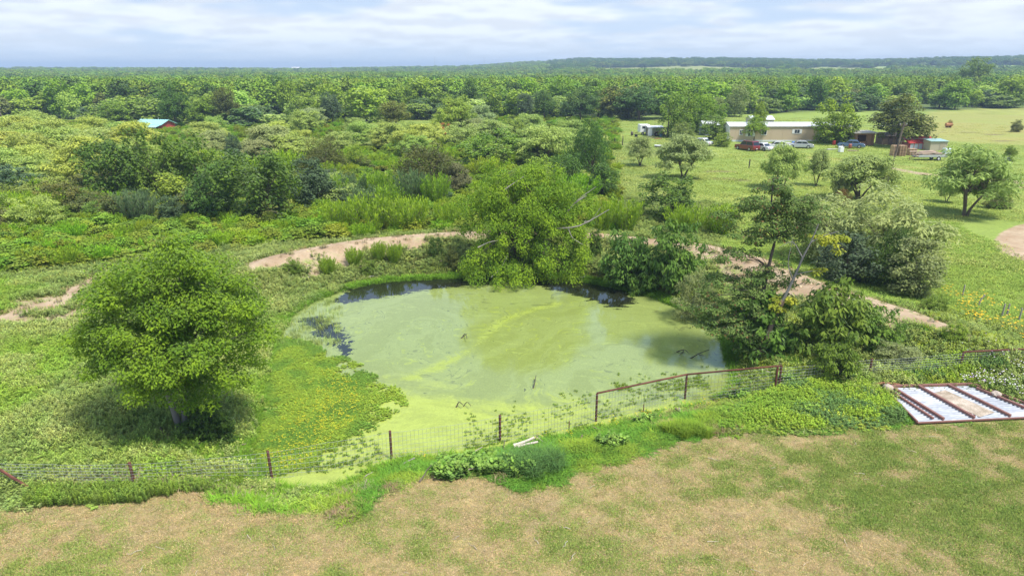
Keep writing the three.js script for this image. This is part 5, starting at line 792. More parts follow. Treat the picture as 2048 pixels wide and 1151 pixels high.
// crates and pallets
function crateStack(x, y, w, h, label) { const o = thing('pallet_stack', label, 'pallets'); on(o, at(x, y), .06); const R = rng(x); for (let k = 0; k * .16 < h; k++) { part('pallet', [box(w, .03, 1.1, 0, .145 + k * .16, 0, (R() - .5) * .04), box(w, .03, 1.1, 0, .02 + k * .16, 0), box(.1, .1, 1.08, -w / 2 + .06, .08 + k * .16, 0), box(.1, .1, 1.08, 0, .08 + k * .16, 0), box(.1, .1, 1.08, w / 2 - .06, .08 + k * .16, 0)], std(sc3([.42, .28, .17], .8 + .4 * R()), .9), o); } }
crateStack(1789, 311, 1.15, 1.7, 'tall pallet stack right of the leaning utility pole, left of two'); crateStack(1802, 311, 1.1, 1.65, 'tall pallet stack, right of two beside the leaning utility pole'); crateStack(1823, 310, 1.2, 1.0, 'shorter pallet stack in front of the red roofed shed');
{ // lumber trailer
  const p = at(1858, 320), o = thing('lumber_trailer', 'flat trailer loaded with rough lumber in front of the beige shed', 'trailer'); on(o, p, .05);
  part('bed', box(4.9, .14, 1.9, 0, .62, 0), std([.30, .31, .31], .6), o); part('side_board', box(4.9, .32, .05, 0, .8, .97), std([.45, .47, .45], .7), o);
  for (const x of [1.0]) for (const z of [-.9, .95]) { const w = part('wheel', new THREE.TorusGeometry(.27, .1, 8, 18).translate(x, .36, z), TYRE, o); part('rim', new THREE.CylinderGeometry(.18, .18, .1, 12).rotateX(Math.PI / 2).translate(x, .36, z), std([.7, .7, .7], .4), w); }
  part('drawbar', rod([-2.4, .55, 0], [-3.4, .42, 0], .06), RUST, o); part('jack', cyl(.04, .04, .5, -3.3, 0, 0, 8), RUST, o);
  const l = thing('lumber_load', 'rough sawn planks piled crosswise on the flat trailer', 'lumber'); on(l, p, .05); const R = rng(88);
  for (let i = 0; i < 22; i++) part('plank', box(2.2 + 2 * R(), .09, .3, (R() - .5) * 1.4 - .4, .76 + Math.floor(i / 4) * .13, (i % 4 - 1.5) * .42 + (R() - .5) * .1, (R() - .5) * .3, 0, (R() - .5) * .08), std(sc3([.50, .38, .28], .7 + .6 * R()), .9), l);
}
{ const o = thing('water_tank', 'small white plastic tank beside the lumber trailer', 'tank'); on(o, at(1893, 309)); part('tank', rbox(1.15, 1, 1, .1, 0, .62, 0), std([.66, .74, .76], .4), o); part('pallet', box(1.2, .12, 1.05, 0, .06, 0), std([.4, .3, .2], .9), o); part('cap', cyl(.14, .14, .06, 0, 1.12, 0, 12), std([.1, .1, .1], .6), o); }
{ const o = thing('washing_machine', 'white washing machine standing alone on the yard grass', 'appliance'); on(o, at(1682, 304), .1); part('cabinet', rbox(.72, .92, .7, .04, 0, .48, 0), WHITE, o); part('control_panel', box(.7, .14, .1, 0, 1.0, -.28), WHITE, o); part('lid', box(.5, .02, .45, 0, .95, .05), std([.6, .6, .6], .5), o); }
{ const o = thing('rusty_sign', 'rusty brown square plate standing in the open pasture', 'plate'); on(o, at(1944, 302)); part('plate', box(.68, .82, .05, 0, .72, 0), std([.13, .065, .04], .9), o); for (const s of [-.26, .26]) part('leg', cyl(.03, .03, .4, s, 0, 0, 6), RUST, o); }
{ const o = thing('black_mower', 'low black machine beside the sapling in the right pasture', 'mower'); on(o, at(2012, 325), .3); const K = std([.025, .03, .035], .5); part('deck', rbox(1.5, .3, .8, .1, 0, .38, 0), K, o); part('engine', rbox(.5, .35, .5, .06, -.2, .62, 0), std([.10, .10, .11], .4), o); for (const [x, z] of [[-.6, .45], [.6, .45], [-.6, -.45], [.6, -.45]]) part('wheel', new THREE.TorusGeometry(.17, .08, 6, 14).translate(x, .25, z), TYRE, o); part('seat', rbox(.4, .25, .4, .05, .4, .65, 0), K, o); }
{ const o = thing('barrel_feeder', 'rusty brown feeder beside the reddish shrub in the golden field', 'feeder'); on(o, at(1897, 255)); part('drum', new THREE.CylinderGeometry(.45, .45, 1.5, 14).rotateZ(Math.PI / 2).translate(0, .75, 0), std([.42, .20, .09], .8), o); for (const s of [-.5, .5]) part('stand', box(.08, .5, .7, s, .2, 0), RUST, o); }
{ // teal roofed cabin on the left
  const p = at(312, 262), o = thing('teal_roof_cabin', 'red cabin with a pale teal metal roof rising out of the mesquites', 'cabin'); on(o, p, -.25, -.5); o.scale.setScalar(.78);
  const TEAL = new THREE.MeshStandardMaterial({ map: blotch(256, 64, [34, 3], [.58, .80, .78], [.70, .88, .86]), roughness: .5 }), RED = std([.42, .075, .05], .8);
  part('wall', gableWalls(9.2, 6.2, 2.5, 1.15).translate(0, .3, 0), RED, o); part('roof', gable(9.4, 6.2, 1.35, .5, .1).translate(0, 2.85, 0), TEAL, o);
  for (let x = -5; x <= 5; x += .9) for (const s of [1, -1]) { const g = box(.05, .04, 3.75, 0, 0, 0, 0, s * Math.atan2(1.35, 3.6)); part('roof_seam', g.translate(x, 3.62, s * 1.82), TEAL, o); }
  part('porch_roof', box(4.6, .1, 2.4, 2.4, 2.55, 4.3, 0, .22), TEAL, o); part('fascia', box(4.7, .18, .06, 2.4, 2.28, 5.5), std([.55, .68, .60], .7), o); for (const x of [.3, 2.4, 4.5]) part('porch_post', box(.14, 2.4, .14, x, 1.1, 5.3), RED, o); windowOn(o, -2.4, 1.7, 3.13, 1.1, 1.0, WHITE); windowOn(o, 1.4, 1.7, 3.13, 1.1, 1.0, WHITE); part('chimney', cyl(.12, .12, 1.0, 1.2, 3.7, -.3, 10), RIM, o);
}
// far houses, masts and hay bales near the skyline
function farHouse(px, r, w, c, roofC, label) { const q = polar(AZ(px), r), o = thing('far_house', label, 'house'); o.position.set(q.x, height(q.x, q.z) + 2, q.z); o.rotation.y = .2; part('wall', gableWalls(w, w * .6, w * .4, w * .15), std(c, .8), o); part('roof', gable(w, w * .6, w * .2, .4, .2).translate(0, w * .4, 0), std(roofC, .6), o); part('foundation', box(w * .98, 6, w * .58, 0, -2.9, 0), std([.4, .4, .4], .9), o); part('window', [box(w * .14, w * .12, .1, -w * .25, w * .2, w * .3), box(w * .14, w * .12, .1, w * .2, w * .2, w * .3)], GLASS, o); }
farHouse(118, 1150, 10, [.34, .28, .23], [.24, .18, .15], 'far tan house on the skyline at the left, left of two'); farHouse(148, 1180, 11, [.38, .33, .28], [.25, .2, .17], 'far tan house on the skyline at the left, right of two'); farHouse(620, 1900, 20, [.42, .42, .42], [.5, .5, .5], 'long white building far off on the skyline, left of centre'); farHouse(660, 1950, 15, [.42, .42, .42], [.45, .45, .46], 'white building far off on the skyline, right of the long one'); farHouse(728, 1900, 13, [.42, .42, .42], [.45, .45, .45], 'small white building far off, right of the skyline houses'); farHouse(842, 640, 7, [.6, .6, .6], [.6, .6, .6], 'white roof glinting between the trees of the middle woodland');
function mast(px, r, h, label) { const q = polar(AZ(px), r), o = thing('radio_mast', label, 'mast'); o.position.set(q.x, height(q.x, q.z), q.z); const leg = []; for (let k = 0; k < 3; k++) { const t = k * 2.094; leg.push(rod([Math.cos(t) * 1.2, 0, Math.sin(t) * 1.2], [Math.cos(t) * .35, h, Math.sin(t) * .35], .16, 4)); } part('frame', leg, std([.45, .47, .5], .6), o); for (let y = 4; y < h; y += 6) part('brace', box(1.6 * (1 - y / h) + .5, .14, .14, 0, y, 0, y), std([.45, .47, .5], .6), o); }
mast(686, 2100, 34, 'thin radio mast on the skyline right of the white buildings'); mast(880, 2100, 38, 'thin radio mast on the skyline above the middle woodland'); mast(972, 2100, 36, 'thin radio mast on the skyline left of the wooded hill'); mast(56, 1900, 40, 'faint radio mast on the skyline at the far left');
[[1232, 145], [1600, 143], [1622, 146], [1650, 143], [1668, 147], [1690, 142], [1706, 148], [1728, 144], [1480, 148], [1512, 147], [1560, 150]].forEach(([x, y], i) => { const p = at(x, y); if (p.length() > 3000) return; const o = i ? scene.getObjectByName('hay_bale').clone() : thing('hay_bale', '', 'hay bale'); if (i) { o.name = numbered('hay_bale'); scene.add(o); } else { part('bale', new THREE.CylinderGeometry(1.1, 1.1, 1.6, 18).rotateZ(Math.PI / 2).translate(0, 1.05, 0), std([.62, .54, .40], .95), o); part('wrap', new THREE.CylinderGeometry(1.12, 1.12, 1.1, 18, 1, true).rotateZ(Math.PI / 2).translate(0, 1.05, 0), std([.7, .66, .56], .8), o); } o.userData = { label: `round hay bale on the far hillside, ${['first', 'second', 'third', 'fourth', 'fifth', 'sixth', 'seventh', 'eighth', 'ninth', 'tenth', 'eleventh'][[1232, 1480, 1512, 1560, 1600, 1622, 1650, 1668, 1690, 1706, 1728].indexOf(x)]} from the left`, category: 'hay bale', group: 'hay bales on the far hillside' }; on(o, p, i); });

// ------------------------------------------------------------------ grasses, weeds and flowers
function grassPatch(seed, n, Rr, h0, h1, bend, w) { const R = rng(seed), B = new Leaves(); for (let i = 0; i < n; i++) { const t = R() * 6.28, r = Math.sqrt(R()) * Rr, d = R() * 6.28, k = .72 + .56 * R(); B.blade(Math.cos(t) * r, -.02, Math.sin(t) * r, Math.cos(d), Math.sin(d), lerp(h0, h1, R()), bend * (.4 + R()), w * (.7 + .6 * R()), k * (.95 + .15 * R()), k, k * (.8 + .4 * R())); } return B.geo(); }
function weedPatch(seed, n, Rr, h0, h1, L, Wd, per = 12) { const R = rng(seed), B = new Leaves(); for (let i = 0; i < n; i++) { const t = R() * 6.28, r = Math.sqrt(R()) * Rr, x = Math.cos(t) * r, z = Math.sin(t) * r, h = lerp(h0, h1, R()), tone = .75 + .4 * R(), lx = (R() - .5) * .25, lz = (R() - .5) * .25;
  B.blade(x, -.02, z, 1, 0, h * .9, .1, .012, .7, .7, .6);
  for (let k = 0; k < per; k++) { const s = .25 + .75 * (k + R()) / per, a = k * 2.4 + R(), q = [Math.cos(a), .35 + .4 * s, Math.sin(a)], D = norm(q), N = norm([-q[0] * .5, 1, -q[2] * .5]), c = tone * (.85 + .3 * R()); B.leaf(x + lx * s * h, h * s, z + lz * s * h, D[0], D[1], D[2], N[0], N[1], N[2], L * (1.2 - .6 * s) * (.7 + .6 * R()), Wd, c, c, c * (.8 + .4 * R())); } } return B.geo(); }
function flowerPatch(seed, n, Rr, h0, h1, size, petals = 5) { const R = rng(seed), B = new Leaves(); for (let i = 0; i < n; i++) { const t = R() * 6.28, r = Math.sqrt(R()) * Rr, x = Math.cos(t) * r, z = Math.sin(t) * r, h = lerp(h0, h1, R()), tl = (R() - .5) * .6, a0 = R() * 6; for (let k = 0; k < petals; k++) { const a = a0 + k * 6.283 / petals, c = .85 + .25 * R(); B.leaf(x, h, z, Math.cos(a), .25 + tl * Math.cos(a), Math.sin(a), 0, 1, 0, size, size * .8, c, c, c); } } return B.geo(); }
const taper = (x, z) => .35 + .65 * sst(0, 1.3, -isLawn(x, z));
class Sown { constructor(name, label, category, geos, mat) { Object.assign(this, { name, label, category, geos, mat, list: geos.map(() => []) }); }
  add(R, x, z, s, sy, col, dy = 0, y = null) { if (x > 12 && inside(panelZone, x, z)) return; this.list[Math.floor(R() * this.geos.length)].push([x, (y ?? height(x, z)) + dy, z, s, sy, R() * 6.283, col[0], col[1], col[2], (R() - .5) * .2]); }
  done() { const M = new THREE.Matrix4(), Q = new THREE.Quaternion(), E = new THREE.Euler(), V = new THREE.Vector3(), S = new THREE.Vector3(), c = new THREE.Color(); let n = 0;
    this.geos.forEach((g, k) => { const l = this.list[k]; if (!l.length) return; const im = shadows(new THREE.InstancedMesh(g, this.mat ?? PLAIN, l.length)); im.name = numbered(this.name); im.userData = { kind: 'stuff', label: this.label, category: this.category }; l.forEach((q, i) => { im.setMatrixAt(i, M.compose(V.set(q[0], q[1], q[2]), Q.setFromEuler(E.set(q[9], q[5], q[9])), S.set(q[3], q[4], q[3]))); im.setColorAt(i, c.setRGB(q[6] * GAIN, q[7] * GAIN, q[8] * GAIN)); }); scene.add(im); n += l.length; }); return n; } }
const vary = (R, c, a = .25) => { const k = 1 - a / 2 + a * R(); return [c[0] * k * (.92 + .2 * R()), c[1] * k, c[2] * k * (.85 + .3 * R())]; };
let sown = 0; const GAIN = 1.4;
const panelZone = [[1760, 779], [1944, 771], [2125, 836], [1832, 853]].map(q => { const p = at(q[0], q[1]); return [p.x, p.z]; });
{ // mown lawn: green tufts where it is green, dry straw elsewhere
  const R = rng(51), G = new Sown('lawn_grass', 'short green grass growing in patches on the dry lawn', 'grass', [1, 2, 3].map(s => grassPatch(s, 60, .3, .03, .085, .7, .016))), S = new Sown('dry_grass', 'short dry straw coloured grass on the lawn', 'grass', [4, 5, 6].map(s => grassPatch(s, 56, .3, .012, .05, 1.6, .014)));
  for (let k = 0; k < 90000; k++) { const z = -12 - 15 * R(), x = (R() * 2 - 1) * (-z * .80 + 4); if (isLawn(x, z) < .05) continue; const g = lawnGreen(x, z) + (vn(x * 5.1, z * 5.1) - .5) * .30;
    if (R() < sst(.36, .78, g) * .8) { if (R() < .8) G.add(R, x, z, .8 + .5 * R(), .6 + 1.0 * sst(.5, .75, g) * R() + .2, vary(R, mix3(C.lawn, C.lush, sst(.66, .98, g) * .35), .3)); }
    else if (R() < .62) S.add(R, x, z, .8 + .5 * R(), .6 + .7 * R(), vary(R, mix3(C.straw, C.strawDark, R() * .75), .4)); else if (R() < .35) G.add(R, x, z, .25 + .35 * R(), .9, vary(R, C.lawn)); }
  for (let k = 0; k < 9000; k++) { const z = -14 - 13 * R(), x = (R() * 2 - 1) * (-z * .80 + 4); if (isLawn(x, z) > .1) S.add(R, x, z, .5 + .4 * R(), 1.1, vary(R, [.46, .34, .18], .3)); }
  sown += G.done() + S.done();
}
const bankZone = (x, z) => { const s = isLawn(x, z), d = pondD(x, z); return s < 0 && d > .12 && z > -34; };
{ // lush tall grass between the lawn and the water, and round the shore
  const R = rng(52), T = new Sown('tall_grass', 'tall lush green grass on the near bank between lawn and pond', 'grass', [11, 12, 13].map(s => grassPatch(s, 60, .28, .16, .42, .75, .024))), D = new Sown('dead_grass', 'dry brown grass tufts along the fence and bank', 'grass', [14, 15].map(s => grassPatch(s, 46, .25, .1, .34, .9, .016)));
  for (let k = 0; k < 26000; k++) { const z = -16 - 18 * R(), x = -8 + 30 * R(); if (!bankZone(x, z)) continue; const l = fbm(x * .5 + 40, z * .5, 3), left = sst(-8.5, -5.5, x);
    if (R() > left) continue; if (x > 11 && R() < .5) continue; const dry = x > 3 && x < 12 ? sst(.56, .64, l) : sst(.66, .72, l);
    if (R() < dry * .8) D.add(R, x, z, .8 + .5 * R(), .5 + .5 * R(), vary(R, R() < .6 ? [.24, .17, .09] : C.lawn, .4)); else T.add(R, x, z, .75 + .5 * R(), (.5 + .5 * R()) * (.75 + .5 * l) * taper(x, z) * (.55 + .45 * sst(0, 1.2, pondD(x, z))), vary(R, mix3(C.lush, [.16, .25, .02], sst(.45, .62, fbm(x * .7, z * .7 + 8, 3))), .35)); }
  for (let k = 0; k < 30000; k++) { const q = POND[Math.floor(R() * POND.length)], t = R() * 6.28, r = 2.6 * R(), x = q[0] + Math.cos(t) * r, z = q[1] + Math.sin(t) * r, d = pondD(x, z); if (d < .1 || d > 2.6 || bankZone(x, z) && x > -7) continue;
    const far = z < -36; if (R() < (far ? .5 : .2) * sst(.2, 1.6, d)) { if (R() < .55) D.add(R, x, z, .9, .6 + .4 * R(), vary(R, [.20, .14, .075], .5)); } else if (R() < (far ? .55 : .9)) T.add(R, x, z, .8 + .5 * R(), (.5 + .6 * R()) * (d < .8 ? 1.1 : .75), vary(R, far && d > .9 ? [.15, .21, .03] : [.125, .25, .015], .35)); }
  for (let k = 0; k < 260; k++) { const x = lerp(-16, -5, R()), z = -20.5 - 1.2 * R() + (x + 12) * -.02; if (isLawn(x, z) > .3) continue; D.add(R, x, z, .9 + .4 * R(), .8 + .7 * R(), vary(R, [.27, .21, .14], .4)); }
  sown += T.done() + D.done();
}
{ // meadow weeds, and everything out to the brush
  const R = rng(53), Wd = new Sown('meadow_weeds', 'knee high green weeds covering the meadow left of the pond', 'weeds', [21, 22, 23].map(s => weedPatch(s, 13, .36, .14, .42, .12, .042))), G = new Sown('meadow_grass', 'rough green grass of the meadow and the banks', 'grass', [24, 25, 26].map(s => grassPatch(s, 46, .5, .10, .34, .8, .03)));
  const dullA = [.185, .25, .055], dullB = [.27, .315, .085], fresh = [.19, .295, .03];
  for (let k = 0; k < 60000; k++) { const z = -17 - 30 * R(), x = lerp(-42, -3, R()); if (Math.abs(x) > -z * .86 + 4) continue; if (isLawn(x, z) > -.1 || pondD(x, z) < .2 || dirtAmount(x, z) > .35) continue; const bare = Math.hypot((x + 12.6) * .7, z + 24.3) < 1.5; if (bare && R() < .85) continue; const n = fbm(x * .45, z * .45 + 77, 4), n5 = fbm(x * .16 + 3, z * .16, 3);
    if (bankZone(x, z) && x > -6.5) continue; const c = mix3(mix3(dullA, fresh, sst(.42, .6, n5)), dullB, sst(.5, .68, n) * .8);
    if (R() < .30 + .35 * sst(.42, .55, n)) Wd.add(R, x, z, .75 + .6 * R(), (.5 + .8 * R()) * (.6 + .7 * n) * taper(x, z), vary(R, c, .35)); else if (R() < .55) G.add(R, x, z, .7 + .5 * R(), (.5 + .5 * R()) * taper(x, z), vary(R, mix3(c, [.27, .24, .11], R() * .5), .3)); }
  // behind the dirt bank and round it
  for (let k = 0; k < 70000; k++) { const r = 32 + 46 * R() ** .8, a = -.74 + 1.48 * R(), p = polar(a, r), x = p.x, z = p.z; if (x < -3 && z > -46) continue; if (pondD(x, z) < 1.2 || dirtAmount(x, z) > .42 || isLawn(x, z) > -.3 || bankZone(x, z) && x < 11 || x > 25 && Math.hypot((x - roadC[0]) / 5.2, (z - roadC[1]) / 8.9) < 1) continue; const n = fbm(x * .3, z * .3 + 7, 4), past = a > .30 && r > 46;
    if (past) { if (R() < .75) G.add(R, x, z, .7 + .5 * R(), .28 + .25 * R(), vary(R, mix3(C.lush, C.pasture, .45 + .5 * n), .3)); }
    else if (R() < .25 + .4 * sst(.45, .6, n)) Wd.add(R, x, z, 1 + .6 * R(), .5 + .9 * R(), vary(R, mix3([.13, .19, .035], dullB, n * .8), .4)); else G.add(R, x, z, .9 + .6 * R(), .5 + .6 * R(), vary(R, mix3([.17, .23, .04], [.27, .26, .10], sst(.4, .7, n) * .7), .3)); }
  for (let k = 0; k < 60000; k++) { const r = 26 + 46 * R(), a = -.74 + 1.4 * R(), p = polar(a, r), q = dirtAmount(p.x, p.z); if (q < .42 || pondD(p.x, p.z) < 1 || Math.hypot(p.x - roadC[0], p.z - roadC[1]) < 8 || R() > .10) continue; if (R() < .4) Wd.add(R, p.x, p.z, .35 + .5 * R(), .3 + .6 * R(), vary(R, mix3([.15, .21, .04], [.26, .20, .10], R()), .4)); else G.add(R, p.x, p.z, .2 + .4 * R(), .3 + .4 * R(), vary(R, mix3([.18, .22, .05], [.28, .22, .12], R()), .4)); }
  // weeds on the right embankment behind the fence and beside the panel
  for (let k = 0; k < 15000; k++) { const x = lerp(9, 28, R()), z = lerp(-39, -21.5, R()); if (isLawn(x, z) > -.05 || pondD(x, z) < .8 || dirtAmount(x, z) > .4) continue; const d = new THREE.Vector3(x, 0, z), px = pixel(x, height(x, z), z); if (px[0] > 1768 && px[1] > 772) continue; if (px[0] > 1540 && px[1] > 712 && px[1] < 775 && R() < .55) continue; const n = fbm(x * .5 + 9, z * .5, 3); if (R() < .62) Wd.add(R, x, z, .7 + .5 * R(), (.35 + .5 * R() * (.7 + n)) * taper(x, z), vary(R, mix3([.15, .22, .03], [.25, .31, .03], sst(.4, .6, n)), .35)); else if (R() < .5) G.add(R, x, z, .7 + .5 * R(), .35 + .4 * R(), vary(R, [.18, .22, .06], .4)); }
  sown += Wd.done() + G.done();
}
{ // bright leafy weeds left of the roof panel
  const R = rng(54), Y = new Sown('leafy_weeds', 'bright yellow green leafy weeds between the fence corner and the metal panel', 'weeds', [31, 32, 33].map(s => weedPatch(s, 15, .32, .2, .5, .10, .045, 14)));
  const zone = [[1440, 868], [1500, 800], [1560, 788], [1640, 775], [1735, 764], [1752, 794], [1785, 824], [1806, 856], [1700, 862], [1560, 868]].map(q => flat(q[0], q[1], -.2)), zone2 = [[1785, 775], [1830, 752], [1900, 742], [1990, 752], [2000, 770], [1945, 768], [1880, 772]].map(q => flat(q[0], q[1], -.2));
  for (let k = 0; k < 11000; k++) { const x = lerp(6, 24, R()), z = lerp(-32, -20, R()); if (!(inside(zone, x, z) || inside(zone2, x, z))) continue; const n = fbm(x * .6, z * .6 + 3, 3), n2 = fbm(x * 1.2 + 60, z * 1.2, 2); Y.add(R, x, z, .75 + .5 * R(), (.35 + .7 * n + .3 * R()) * taper(x, z), vary(R, n2 > .58 ? [.10, .18, .04] : mix3([.14, .24, .02], [.22, .325, .025], sst(.35, .6, n)), .3)); }
  // a vine with broad pale leaves on the bank
  const V = new Sown('broad_leaf_vine', 'creeping vine with broad pale green leaves on the near bank', 'vine', [34, 35].map(s => weedPatch(s, 9, .25, .12, .34, .17, .15, 6)));
  [[935, 930, .9], [900, 950, .5], [985, 938, .6], [1040, 945, .35], [1480, 800, .5], [1290, 850, .3], [1225, 890, .4], [1580, 765, .4], [1620, 830, .3], [1130, 830, .3]].forEach(([px, py, s]) => { const p = at(px, py); for (let i = 0; i < 42 * s; i++) { const t = R() * 6.28, r = s * Math.sqrt(R()); V.add(R, p.x + Math.cos(t) * r * 1.3, p.z + Math.sin(t) * r * .8, .8 + .5 * R(), .9 + .6 * R(), vary(R, [.15, .255, .042], .35)); } });
  const H = new Sown('tall_grass', 'clump of dark tall grass around the bleached sticks', 'grass', [36].map(s => grassPatch(s, 60, .3, .4, .8, .7, .022)));
  { const p = at(1060, 930); for (let i = 0; i < 90; i++) { const t = R() * 6.28, r = 1.1 * Math.sqrt(R()); H.add(R, p.x + Math.cos(t) * r, p.z + Math.sin(t) * r * .8, .8 + .4 * R(), .7 + .4 * R(), vary(R, [.075, .16, .03], .3)); } }
  for (const [px, py] of [[1345, 862], [1372, 858], [1395, 868], [1355, 870]]) { const p = at(px, py); for (let i = 0; i < 18; i++) H.add(R, p.x + (R() - .5) * .8, p.z + (R() - .5) * .5, .7, .6 + .3 * R(), vary(R, [.17, .27, .02], .25)); }
  { const p = at(460, 970); for (let i = 0; i < 50; i++) Y.add(R, p.x + (R() - .5) * .9, p.z + (R() - .5) * .7, .7, 1.1, vary(R, [.16, .25, .02], .25)); }
  for (let i = 0; i < 500; i++) { const px = 60 + 420 * R(), p = at(px, 985 + 26 * R() - (px - 60) * .03); if (isLawn(p.x, p.z) > .4) continue; Y.add(R, p.x, p.z, .7, .6 + .6 * R(), vary(R, R() < .5 ? [.13, .20, .03] : [.17, .26, .03], .3)); }
  sown += Y.done() + V.done() + H.done();
}
{ // water primrose and floating plants
  const R = rng(55), L = new Sown('water_primrose', 'mat of green water primrose growing over the left side of the pond', 'water plants', [41, 42, 43].map(s => weedPatch(s, 9, .2, .03, .16, .085, .05, 8))), F = new Sown('primrose_flower', 'small yellow flowers on the water primrose mat', 'flowers', [44, 45].map(s => flowerPatch(s, 4, .22, .11, .17, .026))), RD = new Sown('reeds', 'thin grassy reeds standing in the shallow left corner of the pond', 'reeds', [46, 47].map(s => grassPatch(s, 26, .25, .12, .34, .5, .014)));
  const mat = [[488, 945], [500, 880], [516, 800], [530, 720], [548, 672], [580, 672], [630, 700], [690, 722], [735, 760], [748, 800], [735, 850], [690, 880], [640, 930], [590, 960], [540, 955]].map(q => W1(q[0], q[1])), fringe = [[690, 715], [760, 745], [800, 780], [812, 810], [770, 840], [735, 855], [740, 790]].map(q => W1(q[0], q[1]));
  const sd = (poly, x, z) => { let m = 1e9; for (let i = 0; i < poly.length; i++) m = Math.min(m, segD(x, z, poly[i], poly[(i + 1) % poly.length])[0]); return inside(poly, x, z) ? -m : m; };
  const bx = [Math.min(...mat.map(p => p[0])), Math.max(...fringe.map(p => p[0]))], bz = [Math.min(...mat.map(p => p[1])), Math.max(...mat.map(p => p[1]))];
  for (let k = 0; k < 26000; k++) { const x = lerp(bx[0], bx[1], R()), z = lerp(bz[0], bz[1], R()); if (pondD(x, z) > .3) continue; const d = sd(mat, x, z), n = fbm(x * .9, z * .9, 3), n2 = fbm(x * .45 + 20, z * .45 + 6, 2); const hole = sst(.60, .68, n2) * .9 * sst(-3, -.2, d); let q = sst(.25, -.9, d + (n - .5) * 1.6) * (1 - hole); if (d > 0) q = Math.max(q, inside(fringe, x, z) ? .25 * sst(.45, .6, n) : 0);
    if (R() < q) { L.add(R, x, z, .6 + .5 * R(), .4 + .5 * R() * n, vary(R, mix3([.11, .205, .02], [.20, .29, .025], sst(.35, .6, n)), .3), 0, WATER); if (d < -.6 && R() < .10 * sst(-9.5, -7, x + (z + 30) * .12 + 1.2)) F.add(R, x, z, 1, 1, [.46, .42, .02], 0, WATER); } }
  for (let k = 0; k < 380; k++) { const p = W1(lerp(545, 680, R()), lerp(600, 690, R())); if (pondD(p[0], p[1]) > -.1) continue; if (R() < .5) RD.add(R, p[0], p[1], 1, .8 + .4 * R(), vary(R, [.20, .27, .06], .4), 0, WATER); }
  // strays along the near bank
  for (let k = 0; k < 1500; k++) { const t = R(), px = lerp(930, 1470, t), py = lerp(900, 800, t) - 80 * R() ** 2, p = W1(px, py); if (pondD(p[0], p[1]) > -.1) continue; const n = fbm(p[0] * .9 + 5, p[1] * .9, 3); if (R() < sst(.44, .62, n) * .75) L.add(R, p[0], p[1], .22 + .22 * R(), .6, vary(R, [.17, .26, .03], .3), 0, WATER); }
  for (let k = 0; k < 700; k++) { const px = lerp(1215, 1420, R()), py = lerp(748, 782, R()), p = W1(px, py); if (fbm(p[0] * 1.1, p[1] * 1.1, 3) < .5) continue; L.add(R, p[0], p[1], .2 + .2 * R(), .7, vary(R, [.18, .27, .03], .3), 0, WATER); }
  for (let k = 0; k < 500; k++) { const px = lerp(610, 760, R()), py = lerp(820, 945, R()), p = W1(px, py); if (pondD(p[0], p[1]) > -.1 || R() < .4) continue; L.add(R, p[0], p[1], .3 + .3 * R(), .7, vary(R, [.16, .25, .03], .3), 0, WATER); }
  // yellow flowers at the near fence posts and the sunflowers on the right bank
  for (const [px, py, n, s] of [[772, 905, 22, .8], [740, 912, 8, .7], [830, 905, 7, .7], [1310, 825, 12, 1.6], [1385, 808, 10, 1.2], [1100, 868, 8, .8], [1220, 850, 8, 1]]) { const p = at(px, py); for (let i = 0; i < n; i++) { const x = p.x + (R() - .5) * 2 * s, z = p.z + (R() - .5) * s; F.add(R, x, z, 1, 2.2, [.60, .46, .02]); } }
  const S = new Sown('sunflowers', 'yellow wild sunflowers on the embankment at the right edge', 'flowers', [48, 49].map(s => flowerPatch(s, 6, .4,   .45, .75, .055, 7))), T = new Sown('thistles', 'pale purple flowering weeds beside the metal panel', 'flowers', [58, 59].map(s => flowerPatch(s, 5, .3, .35, .7, .034, 6)));
  const sunz = [[1880, 590], [1960, 602], [2060, 650], [2060, 700], [1985, 680], [1910, 630]].map(q => flat(q[0], q[1])); for (let k = 0; k < 520; k++) { const x = lerp(20, 34, R()), z = lerp(-46, -30, R()); if (inside(sunz, x, z) && fbm(x * .5, z * .5, 2) > .42) S.add(R, x, z, .9 + .3 * R(), .9 + .3 * R(), [.66, .42, .02]); }
  for (const [px, py, n, s] of [[1965, 780, 20, .8], [2020, 760, 12, 1.4], [1990, 720, 10, 1.6], [1940, 770, 8, .4], [2035, 790, 8, .8]]) { const p = at(px, py); for (let i = 0; i < n; i++) T.add(R, p.x + (R() - .5) * 2 * s, p.z + (R() - .5) * s, 1, .8 + .4 * R(), R() < .5 ? [.50, .36, .52] : [.66, .62, .64]); }
  sown += L.done() + F.done() + RD.done() + S.done() + T.done();
}
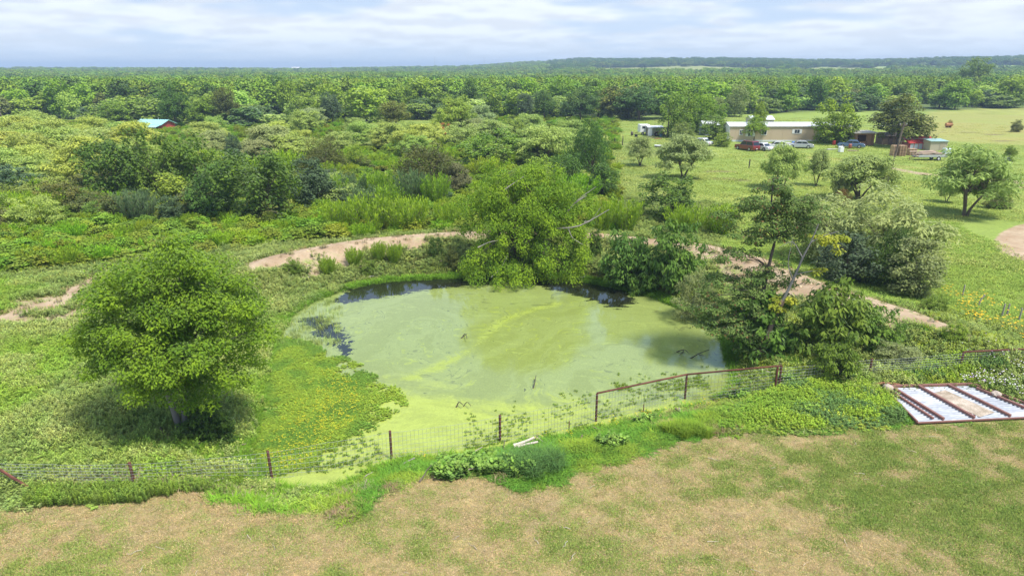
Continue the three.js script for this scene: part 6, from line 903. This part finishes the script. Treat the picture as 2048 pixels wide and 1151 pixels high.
{ // pasture grass, brush cover under the shrubs, coarse growth far out
  const R = rng(56), G = new Sown('pasture_grass', 'bright green pasture grass around the mesquites', 'grass', [61, 62].map(s => grassPatch(s, 90, 1.3, .08, .24, .9, .042))), B = new Sown('brush', 'low tangled brush filling the ground between the shrubs', 'brush', [proto('far', 'mid', 0).crown, proto('far', 'bright', 1).crown, broomProto(0).crown]);
  for (let k = 0; k < 34000; k++) { const r = 60 + 170 * R() ** 1.3, a = -.72 + 1.44 * R(), p = polar(a, r); if (r > treeLine(a) + 8) continue; const n = fbm(p.x * .1, p.z * .1, 3), n2 = fbm(p.x * .3, p.z * .3 + 9, 3), px = 1024 + Math.tan(a) * FOCAL / 1.02, clear = (px > 735 && px < 880 && r > rOf(296)) || a > .15;
    if (dirtAmount(p.x, p.z) > .4 || Math.hypot((p.x - roadC[0]) / 5.6, (p.z - roadC[1]) / 9.6) < 1) continue;
    if (clear) { if (a > .53 && r > 168) { if (R() < .3) G.add(R, p.x, p.z, 1, .4, vary(R, mix3(C.gold, C.pasture, n), .2)); } else if (R() < .85) G.add(R, p.x, p.z, .8 + .6 * R(), .45 + .5 * R() * n2, vary(R, mix3([.20, .265, .045], [.275, .32, .075], sst(.36, .64, n2)), .2)); }
    else if (R() < .55) G.add(R, p.x, p.z, 1 + R(), .8 + .9 * R(), vary(R, mix3([.16, .23, .03], [.30, .32, .09], n2), .3));
    else if (R() < .60) B.add(R, p.x, p.z, 1.2 + 1.6 * R(), .7 + 1.0 * R(), [.50 + .25 * R(), .56 + .2 * R(), .5 + .3 * R()], -.15); }
  sown += G.done() + B.done();
}
{ // stones and clods on the bare dirt, stray sticks on the banks
  const R = rng(57), rockG = [1, 2, 3].map(s => { const g = new THREE.IcosahedronGeometry(.5, 1), q = g.attributes.position; for (let i = 0; i < q.count; i++) { const k = .75 + .5 * vn(q.getX(i) * 3 + s * 7, q.getY(i) * 3 + q.getZ(i) * 3 + s); q.setXYZ(i, q.getX(i) * k, q.getY(i) * k * .6, q.getZ(i) * k); } g.computeVertexNormals(); return g; });
  const K = new Sown('clods', 'loose clods and stones lying on the bare dirt bank', 'stones', rockG, new THREE.MeshStandardMaterial({ roughness: 1 })), ST = new Sown('dead_twigs', 'dead twigs and dry stalks lying on the banks', 'twigs', [1, 2].map(s => limb([[-.5, .03, 0], [-.1, .09, .05], [.2, .05, -.04], [.5, .12, .06]], .03, .012, 4)), new THREE.MeshStandardMaterial({ roughness: 1 }));
  for (let k = 0; k < 40000; k++) { const r = 26 + 46 * R(), a = -.74 + 1.4 * R(), p = polar(a, r); if (dirtAmount(p.x, p.z) < .5 || R() > .16) continue; const s = .05 + .2 * R() ** 3; K.add(R, p.x, p.z, s, s, vary(R, mix3(C.dirt, C.dirtRed, R()), .5)); }
  for (let k = 0; k < 260; k++) { const q = POND[Math.floor(R() * POND.length)], x = q[0] + (R() - .5) * 7, z = q[1] + (R() - .5) * 5; if (pondD(x, z) < .4 || isLawn(x, z) > 0) continue; ST.add(R, x, z, .5 + 1.2 * R(), .8 + R(), vary(R, R() < .5 ? [.24, .21, .17] : [.12, .09, .06], .4), .05); }
  for (let k = 0; k < 90; k++) { const z = -14 - 12 * R(), x = (R() * 2 - 1) * (-z * .8); if (isLawn(x, z) > .2) ST.add(R, x, z, .15 + .3 * R(), .4, vary(R, [.40, .34, .25], .4), .02); }
  sown += K.done() + ST.done();
}
console.log('sown', sown);

renderer.render(scene, camera);
